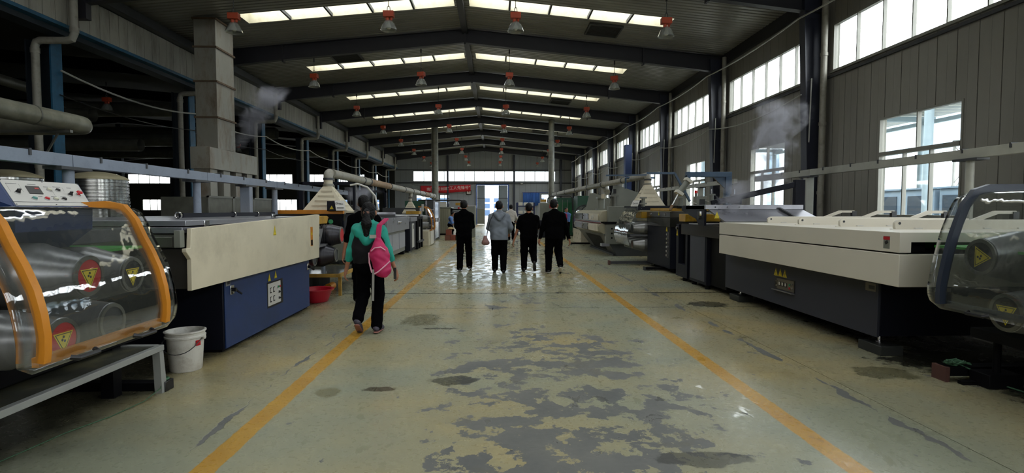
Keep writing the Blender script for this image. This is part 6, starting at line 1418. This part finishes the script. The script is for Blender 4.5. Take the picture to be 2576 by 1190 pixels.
# 4 grey jacket
gj = mat('grey_windbreaker', '#666d76', .6, 0, .08, 6)
t, q = person((.10, 13.2), 'man in grey hooded windbreaker with brown bag at his hip, second of four abreast', H=1.72, girth=1.1, top=('coat', gj), Lf=(-.10, .16, 0), Rf=(.10, -.06, 0), larm=(-.20, .28, 1.02), rarm=(.25, .20, .98), h=.010, hem=.465, collar=mat('light_collar', '#b8b4a8', .7), shw=.192, shoe=shoe_b, sole=shoe_b)
sdf_part(t, 'hood', SDF().cap((-.10, -.09, 1.42), .05, (0, -.13, 1.31), .055, .05).cap((.10, -.09, 1.42), .05, (0, -.13, 1.31), .055, .05).cap((-.05, -.10, 1.38), .055, (.05, -.10, 1.38), .055, .05), gj, .01, noise=(.004, 50, 1.))
b = T('shoulder_bag', (.10-.27, 13.12, .72), 'small brown-pink shoulder bag hanging at the grey jacket man\'s left hip', 'bag'); b.l = Vector((0, 0, 0)); b.o.location = (.10, 13.2, 0)
sdf_part(b, 'bag_body', SDF().cap((-.33, -.10, .86), .045, (-.33, -.10, .76), .075, .03).cap((-.36, -.10, .73), .055, (-.28, -.10, .73), .055, .03), mat('brown_pink_leather', '#7d5a54', .5, 0, .1), .01)
b.part('strap', MB().tube([(-.30, -.08, .86), (-.265, -.15, 1.05), (-.215, -.15, 1.25), (-.165, -.12, 1.36), (-.135, -.05, 1.435)], .010, 6), rubber)
# 5 black t-shirt
person((.82, 13.35), 'man in black t-shirt with bare forearms, third of four walking abreast', H=1.67, girth=1.14, top=('tee', blk), sleeve=.4, Lf=(-.11, .10, 0), Rf=(.12, -.14, .20), larm=(-.36, .02, .80), rarm=(.16, .36, 1.12), h=.010, hem=.52, shw=.198, sole=mat('dark_sole', '#2a2b2e', .6))
# 6 black jacket, white collar
person((1.40, 13.0), 'man in black jacket with white collar and hands hanging, rightmost of four abreast', H=1.755, girth=1.12, top=('coat', blk), Lf=(-.13, .06, 0), Rf=(.13, -.10, .13), larm=(-.34, .05, .82), rarm=(.36, .05, .81), h=.010, hem=.47, collar=mat('white_collar', '#cfcdc8', .7), shw=.198, headturn=.5, shoe=mat('dark_trainer', '#15161a', .6))
# 7 white shirt man far ahead
person((.78, 26.9), 'man in white long-sleeved shirt walking far ahead between the dark-dressed men', H=1.76, top=('shirt', mat('offwhite_shirt', '#b3aea6', .7, 0, .05)), Lf=(-.10, .12, 0), Rf=(.10, -.08, .04), larm=(-.26, .18, .98), rarm=(.26, .18, .98), h=.014, hem=.50)
# 8 woman in blue work jacket
blu = mat('blue_workwear', '#4f74ad', .7, 0, .08)
t, q = person((3.55, 27.4), 'woman in blue work jacket over red top standing by the far right machine', H=1.62, rz=math.pi-.3, top=('jacket', blu), Lf=(-.09, 0, 0), Rf=(.09, .03, 0), larm=(.03, .25, 1.08), rarm=(-.05, .27, 1.04), h=.013, hem=.56, headturn=-.7, hairstyle='tied', face=True, shw=.18)
sdf_part(t, 'red_top', SDF().cap((0, .085, 1.28), .055, (0, .105, 1.02), .075, .05), mat('crimson_top', '#a31745', .6), .013)
# 9 seated / stooping worker
t = T('person', (-2.35, 28.9, 0), 'worker in blue shirt stooping beside the carton stack on the left', 'person'); t.l = Vector((0, 0, 0))
B = SDF(); B.cap((.02, 0, 1.06), .11, (.12, 0, .80), .10, .06).cap((.0, 0, .70), .10, (.0, .05, .72), .10, .05).cap((.10, 0, 1.17), .05, (.15, 0, 1.24), .05, .03).ell((.17, 0, 1.30), (.09, .077, .10), .02).cap((.26, 0, 1.30), .012, (.27, 0, 1.28), .012, .01)
for s_ in (-1, 1):
    B.cap((0, s_*.09, .74), .08, (.14, s_*.1, .45), .055, .04); B.cap((.14, s_*.1, .45), .055, (.0, s_*.1, .08), .035, .03); B.cap((0, s_*.1, .04), .035, (.16, s_*.1, .03), .028, .02)
    B.cap((.06, s_*.19, 1.08), .05, (.14, s_*.22, .84), .04, .03); B.cap((.14, s_*.22, .84), .036, (.36, s_*.12, .84), .026, .02); hand(B, (.36, s_*.12, .84), (1, -s_*.2, 0), (0, 0, -1), (0, -s_, 0), 1, .5)
sdf_part(t, 'body', B, skin, .012)
S1 = SDF().cap((.05, -.06, 1.06), .125, (.05, .06, 1.06), .125, .05).cap((.03, -.05, .80), .125, (.03, .05, .80), .125, .05)
for s_ in (-1, 1): S1.cap((.06, s_*.19, 1.08), .07, (.14, s_*.22, .84), .056, .04).cap((.14, s_*.22, .84), .052, (.24, s_*.17, .84), .05, .03)
sdf_part(t, 'shirt', S1, blu, .013)
S1 = SDF().cap((0, -.06, .72), .12, (0, .06, .72), .12, .05)
for s_ in (-1, 1): S1.cap((0, s_*.09, .74), .10, (.14, s_*.1, .45), .078, .04).cap((.14, s_*.1, .45), .075, (.0, s_*.1, .10), .055, .03)
sdf_part(t, 'trousers', S1, blk2, .013)
sdf_part(t, 'hair', SDF().ell((.15, 0, 1.335), (.098, .085, .09), .02), hair_m, .012, cut=[((.20, 0, 1.30), (1, 0, -.6))])
sdf_part(t, 'shoe', SDF().cap((-.02, -.1, .045), .042, (.17, -.1, .04), .038, .02), shoe_b, .012); sdf_part(t, 'shoe', SDF().cap((-.02, .1, .045), .042, (.17, .1, .04), .038, .02), shoe_b, .012)

# ================================================================ STEAM
def steam(name, c, sz, dens, lab, lean=(0, 0), scale=2.2, seed=0, shape=1.0):
    m = bpy.data.materials.new(name); m.use_nodes = True; nt = m.node_tree; N = nt.nodes; L = nt.links; N.clear()
    o = N.new('ShaderNodeOutputMaterial'); v = N.new('ShaderNodeVolumePrincipled'); v.inputs['Color'].default_value = (.93, .93, 1, 1); v.inputs['Anisotropy'].default_value = .2
    tc = N.new('ShaderNodeTexCoord'); sp = N.new('ShaderNodeSeparateXYZ'); L.new(tc.outputs['Generated'], sp.inputs[0])
    def M(op, a, b=None, cl=False):
        n = N.new('ShaderNodeMath'); n.operation = op; n.use_clamp = cl
        for i, q in enumerate((a, b)):
            if q is None: continue
            if isinstance(q, (int, float)): n.inputs[i].default_value = q
            else: L.new(q, n.inputs[i])
        return n.outputs[0]
    x, y, z = sp.outputs
    cx_ = M('ADD', .5-lean[0]*.5, M('MULTIPLY', z, lean[0])); dx = M('SUBTRACT', x, cx_); dy = M('SUBTRACT', y, .5)
    wd = M('ADD', .16, M('MULTIPLY', z, .2*shape))
    rr = M('DIVIDE', M('SQRT', M('ADD', M('MULTIPLY', dx, dx), M('MULTIPLY', dy, dy))), wd)
    nz = N.new('ShaderNodeTexNoise'); nz.inputs['Scale'].default_value = scale; nz.inputs['Detail'].default_value = 5; nz.inputs['Roughness'].default_value = .6; nz.inputs['Distortion'].default_value = .7
    mp = N.new('ShaderNodeMapping'); mp.inputs['Location'].default_value = (seed, seed*1.3, 0); L.new(tc.outputs['Object'], mp.inputs[0]); L.new(mp.outputs[0], nz.inputs['Vector'])
    f = M('SUBTRACT', M('ADD', M('MULTIPLY', nz.outputs[0], 2.6), -.55), rr)
    f = M('MULTIPLY', f, 1.6, True)
    edge = M('MULTIPLY', M('MULTIPLY', M('MULTIPLY', z, M('SUBTRACT', 1, z)), 4), 1.6, True)
    ex = M('MULTIPLY', M('MULTIPLY', M('MULTIPLY', x, M('SUBTRACT', 1, x)), 4), 2.0, True)
    L.new(M('MULTIPLY', M('MULTIPLY', M('MULTIPLY', f, edge), ex), dens), v.inputs['Density']); L.new(v.outputs[0], o.inputs['Volume'])
    ob = single(name, MB().box(c[0]-sz[0]/2, c[0]+sz[0]/2, c[1]-sz[1]/2, c[1]+sz[1]/2, c[2]-sz[2]/2, c[2]+sz[2]/2), m, lab, 'steam', None, 'stuff', smooth=False)
    return ob
steam('steam', (5.35, 10.65, 2.35), (1.9, 1.0, 2.6), 6, 'white plume of steam rising in front of the right-hand window', lean=(.25, 0), scale=3.4, seed=3)
steam('steam', (4.3, 9.75, 1.65), (1.3, .8, .8), 4.5, 'low steam drifting over the sloped hood on the right', seed=9)
steam('steam', (-7.4, 17.5, 4.35), (2.2, 1.2, 2.0), 3.6, 'faint steam cloud hanging below the left fascia', lean=(.5, 0), seed=5)
steam('steam', (-4.0, 16.6, 1.75), (1.7, 1.0, .9), 5, 'wisp of steam above the steel tank on the left', seed=12)
